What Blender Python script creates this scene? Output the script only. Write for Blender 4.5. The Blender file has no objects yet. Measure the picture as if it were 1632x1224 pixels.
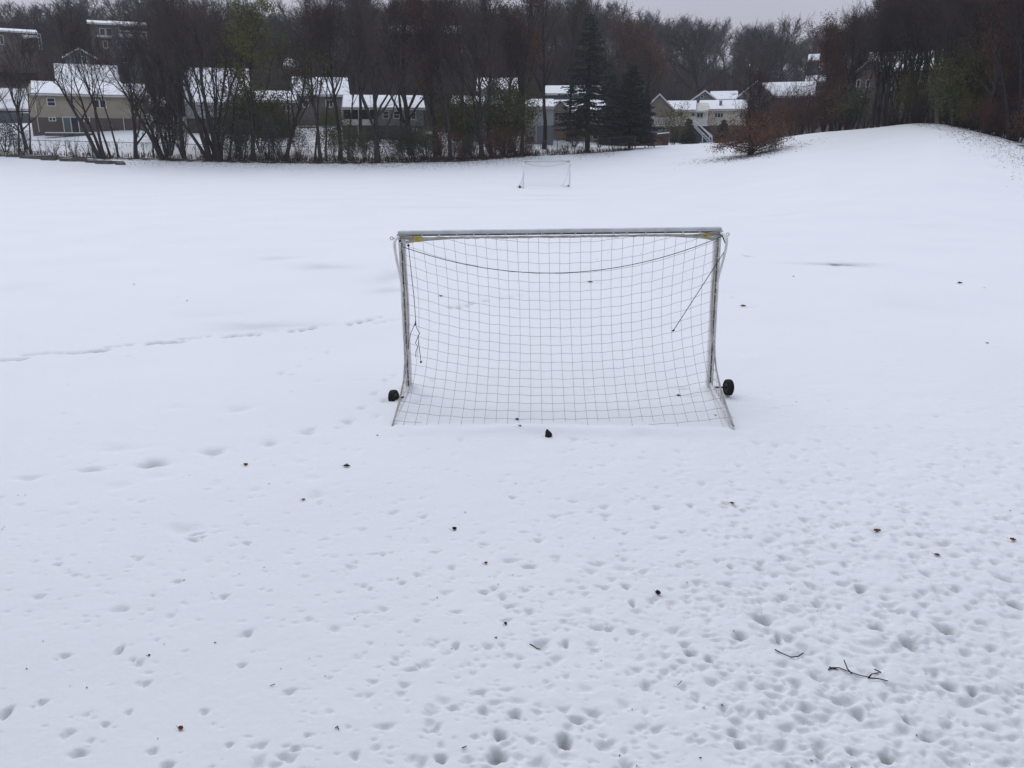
import bpy, math, random
import numpy as np
from mathutils import Vector, Matrix

# ------------------------------------------------------------------ camera, sky, sun, exposure
S = bpy.context.scene
COL = S.collection
FPX = 1332.0
PITCH = math.atan(377.0 / FPX)
CH = 2.80
cosP, sinP = math.cos(PITCH), math.sin(PITCH)
cam_d = bpy.data.cameras.new('camera')
cam = bpy.data.objects.new('camera', cam_d); COL.objects.link(cam)
cam_d.sensor_width = 36.0
cam_d.lens = FPX / 1632.0 * 36.0
cam_d.clip_start = 0.1; cam_d.clip_end = 4000
cam.location = (0, 0, CH)
cam.rotation_euler = (math.pi / 2 - PITCH, 0, 0)
S.camera = cam

SUN_EL, SUN_ROT = math.radians(52), math.radians(-25)
W = bpy.data.worlds.new("World"); S.world = W; W.use_nodes = True
nt = W.node_tree; nt.nodes.clear()
o_ = nt.nodes.new('ShaderNodeOutputWorld'); bg = nt.nodes.new('ShaderNodeBackground')
sky = nt.nodes.new('ShaderNodeTexSky'); sky.sky_type = 'NISHITA'; sky.sun_disc = False
sky.sun_elevation = SUN_EL; sky.sun_rotation = SUN_ROT
sky.air_density = 1.5; sky.dust_density = 4.0
hs = nt.nodes.new('ShaderNodeHueSaturation'); hs.inputs['Saturation'].default_value = 0.3
tc = nt.nodes.new('ShaderNodeTexCoord'); sep = nt.nodes.new('ShaderNodeSeparateXYZ')
rmp = nt.nodes.new('ShaderNodeValToRGB')
rmp.color_ramp.interpolation = 'EASE'
rmp.color_ramp.elements[0].position = 0.0; rmp.color_ramp.elements[0].color = (0.475, 0.480, 0.575, 1)
rmp.color_ramp.elements[1].position = 0.75; rmp.color_ramp.elements[1].color = (0.785, 0.86, 1.05, 1)
noi = nt.nodes.new('ShaderNodeTexNoise'); noi.inputs['Scale'].default_value = 2.2; noi.inputs['Detail'].default_value = 4
mr = nt.nodes.new('ShaderNodeMapRange'); mr.inputs[1].default_value = 0.3; mr.inputs[2].default_value = 0.7
mr.inputs[3].default_value = 0.93; mr.inputs[4].default_value = 1.07
mul = nt.nodes.new('ShaderNodeVectorMath'); mul.operation = 'SCALE'
scl = nt.nodes.new('ShaderNodeVectorMath'); scl.operation = 'SCALE'; scl.inputs['Scale'].default_value = 0.10
mx = nt.nodes.new('ShaderNodeMix'); mx.data_type = 'RGBA'; mx.inputs[0].default_value = 0.12
L = nt.links
L.new(tc.outputs['Generated'], sep.inputs[0]); L.new(sep.outputs['Z'], rmp.inputs[0])
L.new(tc.outputs['Generated'], noi.inputs['Vector']); L.new(noi.outputs['Fac'], mr.inputs[0])
L.new(rmp.outputs[0], mul.inputs[0]); L.new(mr.outputs[0], mul.inputs['Scale'])
L.new(sky.outputs[0], hs.inputs['Color']); L.new(hs.outputs[0], scl.inputs[0])
L.new(mul.outputs[0], mx.inputs[6]); L.new(scl.outputs[0], mx.inputs[7])
L.new(mx.outputs[2], bg.inputs[0]); bg.inputs[1].default_value = 1.0
L.new(bg.outputs[0], o_.inputs[0])

sd = bpy.data.lights.new('sun', 'SUN'); sd.energy = 0.7; sd.angle = math.radians(35); sd.color = (1.0, 0.97, 0.93)
so = bpy.data.objects.new('sun', sd); COL.objects.link(so)
# sun high beyond the field, veiled by cloud
so.rotation_euler = (-(math.radians(90) - SUN_EL), 0, math.radians(25))
S.view_settings.view_transform = 'Standard'; S.view_settings.look = 'None'
S.view_settings.gamma = 1.0; S.view_settings.use_curve_mapping = False
S.view_settings.exposure = 0.0
S.render.engine = 'CYCLES'
S.cycles.max_bounces = 6; S.cycles.diffuse_bounces = 3; S.cycles.volume_bounces = 0
S.cycles.transparent_max_bounces = 16
S.cycles.use_denoising = True

# ------------------------------------------------------------------ geometry helpers
def ray(px, py):
    u = (px - 816.0) / FPX; v = (612.0 - py) / FPX
    return Vector((u, cosP + v * sinP, -sinP + v * cosP))
def P(px, py, Y):
    d = ray(px, py); k = Y / d.y
    return Vector((d.x * k, Y, CH + d.z * k))
def G0(px, py, z=0.0):
    d = ray(px, py); k = (z - CH) / d.z
    return Vector((d.x * k, d.y * k, z))

def tag(o, label=None, cat=None, group=None, kind=None):
    if label: o['label'] = label
    if cat: o['category'] = cat
    if group: o['group'] = group
    if kind: o['kind'] = kind
    return o
def empty(name, loc=(0, 0, 0), rz=0.0, label=None, cat=None, group=None):
    o = bpy.data.objects.new(name, None); COL.objects.link(o)
    o.location = loc; o.rotation_euler = (0, 0, rz)
    o.empty_display_size = 0.2
    return tag(o, label, cat, group)

class MB:
    def __init__(s): s.v = []; s.f = []; s.n = 0
    def add(s, vs, fs):
        b = s.n
        s.v.extend(vs); s.n += len(vs)
        s.f.extend([tuple(b + i for i in f) for f in fs])
        return s
    def box(s, x0, x1, y0, y1, z0, z1, M=None):
        vs = [Vector((x, y, z)) for z in (z0, z1) for y in (y0, y1) for x in (x0, x1)]
        if M is not None: vs = [M @ v for v in vs]
        return s.add([tuple(v) for v in vs], [(0, 2, 3, 1), (4, 5, 7, 6), (0, 1, 5, 4), (1, 3, 7, 5), (3, 2, 6, 7), (2, 0, 4, 6)])
    def tube(s, pts, rad, n=6, cap=True):
        k = len(pts)
        if not hasattr(rad, '__len__'): rad = [rad] * k
        pts = [Vector(p) for p in pts]
        vs = []
        ref = None
        for i in range(k):
            d = (pts[min(i + 1, k - 1)] - pts[max(i - 1, 0)])
            if d.length < 1e-9: d = Vector((0, 0, 1))
            d.normalize()
            if ref is None:
                ref = Vector((1, 0, 0)) if abs(d.x) < 0.7 else Vector((0, 1, 0))
            a = d.cross(ref); 
            if a.length < 1e-6: a = d.orthogonal()
            a.normalize(); b = d.cross(a); ref = a.cross(d) if a.cross(d).length > 0.1 else ref
            for j in range(n):
                t = 2 * math.pi * j / n
                q = pts[i] + (a * math.cos(t) + b * math.sin(t)) * rad[i]
                vs.append((q.x, q.y, q.z))
        fs = []
        for i in range(k - 1):
            for j in range(n):
                j2 = (j + 1) % n
                fs.append((i * n + j, i * n + j2, (i + 1) * n + j2, (i + 1) * n + j))
        if cap:
            fs.append(tuple(range(n - 1, -1, -1))); fs.append(tuple((k - 1) * n + j for j in range(n)))
        return s.add(vs, fs)
    def mesh(s, name, mat, smooth=False):
        me = bpy.data.meshes.new(name)
        me.from_pydata(s.v, [], s.f)
        if mat: me.materials.append(mat)
        if smooth: me.polygons.foreach_set('use_smooth', [True] * len(me.polygons))
        me.update()
        return me
    def build(s, name, mat, parent=None, smooth=False, bevel=0.0):
        o = bpy.data.objects.new(name, s.mesh(name, mat, smooth)); COL.objects.link(o)
        if parent is not None: o.parent = parent
        if bevel:
            m = o.modifiers.new('bevel', 'BEVEL'); m.width = bevel; m.segments = 2
        return o

def copy_tree(o, parent=None):
    c = o.copy(); COL.objects.link(c); c.parent = parent
    for ch in list(o.children): copy_tree(ch, c)
    return c

# ------------------------------------------------------------------ materials
def mat(name, col, rough=0.8, var=0.0, scale=5.0, bump=0.0, bscale=20.0, metal=0.0, col2=None, objvar=0.0, spec=0.3, coord='Object'):
    m = bpy.data.materials.new(name); m.use_nodes = True
    t = m.node_tree; b = t.nodes['Principled BSDF']
    b.inputs['Roughness'].default_value = rough; b.inputs['Metallic'].default_value = metal
    b.inputs['Specular IOR Level'].default_value = spec
    tcn = t.nodes.new('ShaderNodeTexCoord')
    c = (*col, 1)
    src = None
    if var > 0 or col2:
        n = t.nodes.new('ShaderNodeTexNoise'); n.inputs['Scale'].default_value = scale; n.inputs['Detail'].default_value = 6
        t.links.new(tcn.outputs[coord], n.inputs['Vector'])
        r = t.nodes.new('ShaderNodeValToRGB')
        c2 = col2 if col2 else tuple(min(1, x * (1 + var)) for x in col)
        c1 = col if col2 else tuple(x * (1 - var) for x in col)
        r.color_ramp.elements[0].position = 0.35; r.color_ramp.elements[0].color = (*c1, 1)
        r.color_ramp.elements[1].position = 0.65; r.color_ramp.elements[1].color = (*c2, 1)
        t.links.new(n.outputs['Fac'], r.inputs[0]); src = r.outputs[0]
    if objvar > 0:
        oi = t.nodes.new('ShaderNodeObjectInfo'); h = t.nodes.new('ShaderNodeHueSaturation')
        m1 = t.nodes.new('ShaderNodeMapRange'); m1.inputs[3].default_value = 1 - objvar; m1.inputs[4].default_value = 1 + objvar
        m2 = t.nodes.new('ShaderNodeMapRange'); m2.inputs[3].default_value = 0.5 - objvar * 0.06; m2.inputs[4].default_value = 0.5 + objvar * 0.06
        t.links.new(oi.outputs['Random'], m1.inputs[0]); t.links.new(oi.outputs['Random'], m2.inputs[0])
        t.links.new(m1.outputs[0], h.inputs['Value']); t.links.new(m2.outputs[0], h.inputs['Hue'])
        if src: t.links.new(src, h.inputs['Color'])
        else: h.inputs['Color'].default_value = c
        src = h.outputs[0]
    if src: t.links.new(src, b.inputs['Base Color'])
    else: b.inputs['Base Color'].default_value = c
    if bump > 0:
        n2 = t.nodes.new('ShaderNodeTexNoise'); n2.inputs['Scale'].default_value = bscale; n2.inputs['Detail'].default_value = 8
        bm = t.nodes.new('ShaderNodeBump'); bm.inputs['Strength'].default_value = bump; bm.inputs['Distance'].default_value = 0.02
        t.links.new(tcn.outputs[coord], n2.inputs['Vector']); t.links.new(n2.outputs['Fac'], bm.inputs['Height']); t.links.new(bm.outputs[0], b.inputs['Normal'])
    return m

def siding(name, col, pitch=0.18):
    m = mat(name, col, 0.75, var=0.10, scale=0.8)
    t = m.node_tree; b = t.nodes['Principled BSDF']
    tcn = t.nodes.new('ShaderNodeTexCoord'); w = t.nodes.new('ShaderNodeTexWave'); w.bands_direction = 'Z'; w.wave_profile = 'SAW'
    w.inputs['Scale'].default_value = 1.0 / pitch / 3.0
    bm = t.nodes.new('ShaderNodeBump'); bm.inputs['Strength'].default_value = 0.6; bm.inputs['Distance'].default_value = 0.02
    t.links.new(tcn.outputs['Object'], w.inputs['Vector']); t.links.new(w.outputs['Fac'], bm.inputs['Height']); t.links.new(bm.outputs[0], b.inputs['Normal'])
    return m
def brickmat(name, c1, c2):
    m = mat(name, c1, 0.9)
    t = m.node_tree; b = t.nodes['Principled BSDF']
    tcn = t.nodes.new('ShaderNodeTexCoord'); mp = t.nodes.new('ShaderNodeMapping'); mp.inputs['Rotation'].default_value = (math.pi / 2, 0, 0)
    br = t.nodes.new('ShaderNodeTexBrick'); br.inputs['Scale'].default_value = 4.0
    br.inputs['Color1'].default_value = (*c1, 1); br.inputs['Color2'].default_value = (*c2, 1); br.inputs['Mortar'].default_value = (0.2, 0.19, 0.18, 1)
    br.inputs['Mortar Size'].default_value = 0.012
    t.links.new(tcn.outputs['Object'], mp.inputs[0]); t.links.new(mp.outputs[0], br.inputs['Vector']); t.links.new(br.outputs[0], b.inputs['Base Color'])
    return m

M = {}
M['bark'] = mat('bark', (0.022, 0.018, 0.018), 0.95, col2=(0.054, 0.046, 0.043), scale=9, bump=0.5, bscale=30, objvar=0.25, spec=0.1)
M['twig'] = mat('twig', (0.060, 0.045, 0.043), 0.95, objvar=0.35, spec=0.1)
M['twig_grey'] = mat('twig_grey', (0.066, 0.052, 0.054), 0.95, objvar=0.25, spec=0.1)
M['needle'] = mat('needle', (0.012, 0.020, 0.019), 0.8, col2=(0.024, 0.036, 0.031), scale=2.5, spec=0.2)
M['rust'] = mat('rust_leaf', (0.11, 0.054, 0.035), 0.8, col2=(0.21, 0.105, 0.062), scale=3, spec=0.2)
M['rust_dark'] = mat('rust_dark_leaf', (0.075, 0.034, 0.022), 0.8, col2=(0.14, 0.060, 0.034), scale=2, objvar=0.2, spec=0.2)
M['green'] = mat('green_leaf', (0.052, 0.054, 0.018), 0.7, col2=(0.11, 0.105, 0.03), scale=1.3, objvar=0.2, spec=0.2)
M['goldgreen'] = mat('yellow_green_leaf', (0.080, 0.080, 0.020), 0.7, col2=(0.17, 0.16, 0.04), scale=1.3, spec=0.2)
M['ivy'] = mat('ivy_leaf', (0.040, 0.050, 0.026), 0.6, col2=(0.08, 0.09, 0.04), scale=1.5, objvar=0.3, spec=0.3)
M['holly'] = mat('holly_leaf', (0.035, 0.048, 0.040), 0.6, col2=(0.075, 0.092, 0.078), scale=2.0, objvar=0.3, spec=0.3)
M['yellow_leaf'] = mat('yellow_leaf', (0.15, 0.12, 0.02), 0.7, col2=(0.08, 0.08, 0.02), scale=2.0, spec=0.2)
M['white'] = mat('white_trim', (0.62, 0.61, 0.60), 0.6, var=0.08, scale=3)
M['whitewood'] = mat('white_railing', (0.66, 0.66, 0.66), 0.6)
M['goal'] = mat('goal_paint', (0.66, 0.645, 0.61), 0.45, col2=(0.80, 0.80, 0.79), scale=9, bump=0.1, bscale=40, spec=0.4)
M['goalbar'] = mat('crossbar_paint', (0.54, 0.56, 0.57), 0.4, col2=(0.68, 0.70, 0.71), scale=7, spec=0.4)
M['slot'] = mat('channel_slot', (0.05, 0.045, 0.04), 0.9, col2=(0.19, 0.175, 0.15), scale=22, coord='Object')
M['twine'] = mat('net_twine', (0.30, 0.29, 0.26), 0.9, spec=0.1)
M['twine_edge'] = mat('net_edge_rope', (0.50, 0.48, 0.44), 0.9, col2=(0.34, 0.31, 0.26), scale=14, spec=0.1)
M['cord'] = mat('black_cord', (0.012, 0.013, 0.015), 0.8)
M['rubber'] = mat('tyre_rubber', (0.012, 0.012, 0.013), 0.75, bump=0.4, bscale=60)
M['hub'] = mat('wheel_hub', (0.03, 0.03, 0.03), 0.5)
M['sticker'] = mat('yellow_sticker', (0.62, 0.50, 0.10), 0.5, var=0.12, scale=30)
M['ink'] = mat('sticker_ink', (0.12, 0.10, 0.04), 0.6)
M['steel'] = mat('galvanised', (0.17, 0.17, 0.18), 0.5, metal=0.5)
M['fence'] = mat('fence_steel', (0.11, 0.11, 0.115), 0.6, metal=0.3)
M['glass'] = mat('window_glass', (0.025, 0.03, 0.035), 0.15, spec=0.6)
M['glass2'] = mat('sliding_glass', (0.09, 0.115, 0.105), 0.2, spec=0.6)
M['dark'] = mat('dark_interior', (0.02, 0.02, 0.022), 0.9)
M['shingle'] = mat('shingle', (0.055, 0.055, 0.06), 0.9, var=0.3, scale=12)
M['chim'] = brickmat('chimney_brick', (0.12, 0.055, 0.042), (0.16, 0.08, 0.06))
M['cream'] = siding('cream_siding', (0.36, 0.32, 0.245))
M['cream2'] = siding('pale_cream_siding', (0.58, 0.55, 0.46))
M['tan'] = siding('tan_siding', (0.24, 0.20, 0.155))
M['slate'] = siding('slate_blue_siding', (0.095, 0.115, 0.145))
M['slate2'] = siding('grey_blue_siding', (0.13, 0.145, 0.17))
M['greywall'] = siding('grey_siding', (0.21, 0.21, 0.225))
M['palewall'] = siding('pale_siding', (0.46, 0.47, 0.49))
M['brownwall'] = siding('brown_siding', (0.125, 0.105, 0.095))
M['taupe'] = siding('taupe_siding', (0.22, 0.185, 0.15))
M['brick'] = brickmat('basement_brick', (0.085, 0.062, 0.052), (0.12, 0.085, 0.07))
M['brick2'] = brickmat('dark_brick', (0.06, 0.05, 0.05), (0.085, 0.07, 0.065))
M['bluewall'] = siding('light_blue_siding', (0.24, 0.29, 0.36))
M['darkblue'] = siding('dark_foundation', (0.07, 0.08, 0.09))
M['redwood'] = mat('red_brown_boards', (0.10, 0.038, 0.028), 0.85, var=0.3, scale=3)
M['plank'] = mat('weathered_plank', (0.050, 0.043, 0.037), 0.9, col2=(0.12, 0.11, 0.10), scale=6)
M['crumb'] = mat('litter', (0.035, 0.022, 0.014), 0.9, col2=(0.10, 0.055, 0.03), scale=1.7, spec=0.1)
M['leafA'] = mat('dead_leaf_orange', (0.26, 0.095, 0.03), 0.7, col2=(0.12, 0.045, 0.02), scale=40)
M['leafB'] = mat('dead_leaf_dark', (0.020, 0.014, 0.012), 0.8, col2=(0.05, 0.03, 0.02), scale=40)
M['leafC'] = mat('dead_leaf_tan', (0.20, 0.12, 0.06), 0.8, col2=(0.10, 0.055, 0.03), scale=40)
M['stick'] = mat('stick', (0.022, 0.017, 0.014), 0.85)

def snow_mat(name, ground=False):
    m = bpy.data.materials.new(name); m.use_nodes = True
    t = m.node_tree; b = t.nodes['Principled BSDF']; N = t.nodes.new; K = t.links.new
    b.inputs['Roughness'].default_value = 0.75; b.inputs['Specular IOR Level'].default_value = 0.18
    tcn = N('ShaderNodeTexCoord')
    n = N('ShaderNodeTexNoise'); n.inputs['Scale'].default_value = 0.35; n.inputs['Detail'].default_value = 5
    K(tcn.outputs['Object'], n.inputs['Vector'])
    r = N('ShaderNodeValToRGB')
    r.color_ramp.elements[0].position = 0.3; r.color_ramp.elements[0].color = (0.80, 0.81, 0.825, 1)
    r.color_ramp.elements[1].position = 0.7; r.color_ramp.elements[1].color = (0.835, 0.84, 0.85, 1)
    K(n.outputs['Fac'], r.inputs[0])
    src = r.outputs[0]
    if ground:
        # wet, thin snow where the cover has melted, plus shade painted into pits
        a = N('ShaderNodeAttribute'); a.attribute_name = 'wet_shade'
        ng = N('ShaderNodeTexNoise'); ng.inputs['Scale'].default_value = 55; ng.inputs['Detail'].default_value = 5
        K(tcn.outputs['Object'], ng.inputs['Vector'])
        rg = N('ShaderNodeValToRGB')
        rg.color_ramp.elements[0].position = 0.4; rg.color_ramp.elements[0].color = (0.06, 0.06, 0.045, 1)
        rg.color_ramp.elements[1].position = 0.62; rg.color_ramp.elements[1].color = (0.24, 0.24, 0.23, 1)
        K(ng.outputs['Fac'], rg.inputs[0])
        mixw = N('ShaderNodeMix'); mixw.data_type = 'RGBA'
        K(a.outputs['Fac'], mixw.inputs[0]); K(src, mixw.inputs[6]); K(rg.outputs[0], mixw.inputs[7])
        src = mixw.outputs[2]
        # woodland floor: leaf litter showing through broken snow
        a2 = N('ShaderNodeAttribute'); a2.attribute_name = 'litter'
        n3 = N('ShaderNodeTexNoise'); n3.inputs['Scale'].default_value = 1.1; n3.inputs['Detail'].default_value = 9; n3.inputs['Roughness'].default_value = 0.75
        K(tcn.outputs['Object'], n3.inputs['Vector'])
        sub = N('ShaderNodeMath'); sub.operation = 'ADD'; K(n3.outputs['Fac'], sub.inputs[0]); K(a2.outputs['Fac'], sub.inputs[1])
        rr = N('ShaderNodeMapRange'); rr.inputs[1].default_value = 0.98; rr.inputs[2].default_value = 1.10; K(sub.outputs[0], rr.inputs[0])
        mix2 = N('ShaderNodeMix'); mix2.data_type = 'RGBA'; K(rr.outputs[0], mix2.inputs[0]); K(src, mix2.inputs[6])
        mix2.inputs[7].default_value = (0.060, 0.045, 0.040, 1)
        src = mix2.outputs[2]
    else:   # thin roof snow: shingles showing in small patches
        n5 = N('ShaderNodeTexNoise'); n5.inputs['Scale'].default_value = 1.3; n5.inputs['Detail'].default_value = 10; n5.inputs['Roughness'].default_value = 0.8
        oi = N('ShaderNodeObjectInfo'); va = N('ShaderNodeVectorMath'); K(tcn.outputs['Object'], va.inputs[0]); K(oi.outputs['Location'], va.inputs[1]); K(va.outputs[0], n5.inputs['Vector'])
        r5 = N('ShaderNodeMapRange'); r5.inputs[1].default_value = 0.40; r5.inputs[2].default_value = 0.33; K(n5.outputs['Fac'], r5.inputs[0])
        m5 = N('ShaderNodeMix'); m5.data_type = 'RGBA'; K(r5.outputs[0], m5.inputs[0]); K(src, m5.inputs[6]); m5.inputs[7].default_value = (0.12, 0.12, 0.13, 1)
        src = m5.outputs[2]
    K(src, b.inputs['Base Color'])
    n2 = N('ShaderNodeTexNoise'); n2.inputs['Scale'].default_value = 26; n2.inputs['Detail'].default_value = 7
    n2.inputs['Roughness'].default_value = 0.6
    K(tcn.outputs['Object'], n2.inputs['Vector'])
    bm = N('ShaderNodeBump'); bm.inputs['Strength'].default_value = 0.35; bm.inputs['Distance'].default_value = 0.012
    K(n2.outputs['Fac'], bm.inputs['Height']); K(bm.outputs[0], b.inputs['Normal'])
    return m
M['snow'] = snow_mat('snow', True)
M['roofsnow'] = snow_mat('roof_snow')

# ------------------------------------------------------------------ terrain
VD = cosP + (612 - 235) / FPX * sinP
def tpx(px): return (px - 816.0) / FPX / VD
def zat(py, Y):
    d = ray(816, py); return CH + d.z / d.y * Y
TREE_H = 15.0
#  px, y0, edge D, edge py, (D,py) x3, ridge D, canopy top py
TAB = [(-500, 62, 85, 250, 100, 211, 125, 175, 150, 130, 215, 46),
 (0, 62, 85, 250, 100, 211, 125, 175, 150, 130, 215, 46),
 (200, 62, 86, 255, 100, 210, 125, 175, 150, 130, 215, 40),
 (400, 62, 88, 260, 102, 220, 125, 190, 150, 150, 215, 46),
 (480, 62, 88, 261, 102, 222, 125, 192, 150, 155, 215, 40),
 (600, 62, 88, 261, 102, 223, 125, 195, 150, 160, 215, 10),
 (750, 62, 90, 257, 104, 228, 125, 205, 150, 175, 215, 6),
 (850, 62, 93, 249, 105, 230, 125, 215, 150, 185, 220, 4),
 (930, 60, 96, 245, 112, 229, 130, 215, 150, 190, 230, 6),
 (1000, 55, 97, 240, 115, 232, 135, 222, 160, 200, 260, 26),
 (1100, 45, 98, 232, 125, 229, 140, 225, 170, 200, 290, 34),
 (1180, 38, 94, 228, 125, 227, 145, 218, 180, 190, 300, 46),
 (1250, 32, 88, 218, 120, 222, 140, 210, 180, 185, 300, 64),
 (1300, 28, 85, 211, 105, 214, 130, 205, 170, 178, 300, 56),
 (1400, 26, 78, 203, 90, 201, 110, 190, 150, 160, 230, 15),
 (1450, 26, 74, 196, 85, 196, 110, 178, 150, 140, 210, -10),
 (1500, 26, 68, 198, 80, 197, 110, 170, 150, 130, 200, -30),
 (1540, 26, 64, 208, 76, 203, 105, 168, 145, 120, 190, -40),
 (1632, 26, 58, 233, 70, 217, 100, 165, 140, 110, 180, -60),
 (2100, 26, 50, 262, 65, 225, 100, 165, 140, 110, 180, -60)]
T_t = np.array([tpx(r[0]) for r in TAB])
T_y0 = np.array([r[1] for r in TAB], float); T_D = np.array([r[2] for r in TAB], float)
T_zE = np.array([zat(r[3], r[2]) for r in TAB])
KD = np.array([[r[2], r[4], r[6], r[8], r[10], r[10] + 60, 900] for r in TAB], float)
KZ = []
for r in TAB:
    zr = zat(r[11], r[10]) - TREE_H
    KZ.append([zat(r[3], r[2]), zat(r[5], r[4]), zat(r[7], r[6]), zat(r[9], r[8]), zr, zr - 2, zr - 10])
KZ = np.array(KZ)
def _gz(x, y):
    t = np.where(y > 1, x / np.maximum(y, 1), np.sign(x) * 3.0)
    t = np.clip(t, T_t[0], T_t[-1])
    y0 = np.interp(t, T_t, T_y0); D = np.interp(t, T_t, T_D); zE = np.interp(t, T_t, T_zE)
    s = np.clip((y - y0) / (D - y0), 0, 1)
    z = zE * s ** 1.55
    kd = np.stack([np.interp(t, T_t, KD[:, k]) for k in range(7)]); kz = np.stack([np.interp(t, T_t, KZ[:, k]) for k in range(7)])
    out = z.copy()
    for k in range(6):
        m = (y >= kd[k]) & (y < kd[k + 1])
        f = (y - kd[k]) / (kd[k + 1] - kd[k])
        out = np.where(m, kz[k] + (kz[k + 1] - kz[k]) * f, out)
    return np.where(y >= kd[6], kz[6], out)
def gz(x, y):
    x = np.asarray(x, float); y = np.asarray(y, float)
    w = np.clip(y * 0.012, 0, 2.0)
    return (_gz(x - w, y) + 2 * _gz(x, y) + _gz(x + w, y)) / 4
def gzf(x, y): return float(gz(np.array([x]), np.array([y]))[0])

rng = np.random.default_rng(5)
def vnoise(x, y, s, seed):
    r = np.random.default_rng(seed); tab = r.random((256, 256))
    X = x / s; Y = y / s
    xi = np.floor(X).astype(int); yi = np.floor(Y).astype(int); fx = X - xi; fy = Y - yi
    fx = fx * fx * (3 - 2 * fx); fy = fy * fy * (3 - 2 * fy)
    g = lambda a, b: tab[a % 256, b % 256]
    return (g(xi, yi) * (1 - fx) + g(xi + 1, yi) * fx) * (1 - fy) + (g(xi, yi + 1) * (1 - fx) + g(xi + 1, yi + 1) * fx) * fy - 0.5

# polar sheet: fine in front of the viewer, coarse elsewhere
DR = 0.0024
rad = [0.6]
while rad[-1] < 2.6: rad.append(rad[-1] * 1.05)
rad[-1] = 2.6
while rad[-1] < 14: rad.append(rad[-1] * (1 + DR))
while rad[-1] < 105: rad.append(rad[-1] * 1.005)
while rad[-1] < 3000: rad.append(rad[-1] * 1.03)
rad = np.array(rad)
AF = 0.76
ang = np.concatenate([np.linspace(-math.pi, -AF, 50)[:-1], np.arange(-AF, AF, DR), np.linspace(AF, math.pi, 50)[:-1]])
na, nr = len(ang), len(rad)
RR, AA = np.meshgrid(rad, ang, indexing='ij')
GX = RR * np.sin(AA); GY = RR * np.cos(AA)
GZ = gz(GX, GY)
near = RR < 60
und = (vnoise(GX, GY, 2.4, 1) * 0.035 + vnoise(GX, GY, 0.9, 2) * 0.016 + vnoise(GX, GY, 0.33, 3) * 0.011)
heavy = 1 / (1 + np.exp(-(GX - 0.6 - (GY - 4) * 0.14) * 1.6)) / (1 + np.exp((GY - 8) * 0.6))
GZ = GZ + und * np.clip(GX * 0.12 + 1.0, 0.75, 1.3) * (RR > 1) * (0.12 + 0.88 * np.exp(-np.maximum(RR - 9, 0) / 7))
GZ = GZ + (vnoise(GX, GY, 0.13, 21) * 0.013 + vnoise(GX, GY, 0.055, 22) * 0.009 + vnoise(GX, GY, 0.03, 23) * 0.004) * (0.22 + 0.9 * heavy) * (RR < 16)
# goal position, and snow drifted over its back rail
BL = G0(652, 618.5); BR = G0(1130, 619.3)
mid = (BL + BR) / 2; gyaw = math.atan2(BR.y - BL.y, BR.x - BL.x); GW = (BR - BL).length
_lx = (GX - mid.x) * math.cos(gyaw) + (GY - mid.y) * math.sin(gyaw); _ly = -(GX - mid.x) * math.sin(gyaw) + (GY - mid.y) * math.cos(gyaw)
_in = 1 / (1 + np.exp((np.abs(_lx) - GW / 2 - 0.02) * 18))
GZ = GZ + _in * np.exp(-((_ly + 1.58) / 0.13) ** 2) * (0.018 + 0.026 * np.clip(1 - (_lx / 1.6) ** 2, 0, 1) + vnoise(GX, GY, 0.22, 31) * 0.03)
for sx in (-1, 1):
    GZ = GZ + np.exp(-(((_lx - sx * GW / 2) / 0.12) ** 2 + ((_ly) / 0.10) ** 2)) * 0.05
DENT = np.zeros_like(GZ); WET_SHADE = np.zeros_like(GZ)
log0 = math.log
def stamp(x, y, a, b, rot, depth, wet_shade=0.0, power=1.5, edge=0.22, seed=0):
    """a footprint or melt pit: ellipse a x b metres, irregular rim"""
    r = math.hypot(x, y); ph = math.atan2(x, y); R = max(a, b) * 2.2
    i0, i1 = np.searchsorted(rad, [r - R, r + R]); j0, j1 = np.searchsorted(ang, [ph - R / r, ph + R / r])
    if i1 <= i0 or j1 <= j0: return
    xs = GX[i0:i1, j0:j1] - x; ys = GY[i0:i1, j0:j1] - y
    c, s = math.cos(rot), math.sin(rot)
    u = (xs * c + ys * s) / a; v = (-xs * s + ys * c) / b
    th = np.arctan2(v, u); rr = np.hypot(u, v)
    rr = rr / (1 + edge * (np.sin(th * 2 + seed) * 0.5 + np.sin(th * 3 + seed * 2.3) * 0.5 + np.sin(th * 5 + seed * 3.1) * 0.3))
    k = np.exp(-rr ** (2 * power))
    D = DENT[i0:i1, j0:j1]
    DENT[i0:i1, j0:j1] = np.sqrt(D * D + (depth * k) ** 2)
    if wet_shade: WET_SHADE[i0:i1, j0:j1] = np.maximum(WET_SHADE[i0:i1, j0:j1], wet_shade * np.exp(-(rr * 1.15) ** (2 * power)))

rnd = random.Random(11)
def stamp_px(px, py, wpx, hpx, depth, rot=0.0, wet_shade=0.0, power=1.5):
    g = G0(px, py); g1 = G0(px + wpx / 2, py); a = (g1 - g).length
    b = abs(G0(px, py - hpx / 2).y - G0(px, py + hpx / 2).y) / 2
    stamp(g.x, g.y, a, b, rot, depth, wet_shade, power, seed=rnd.random() * 6)
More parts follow.
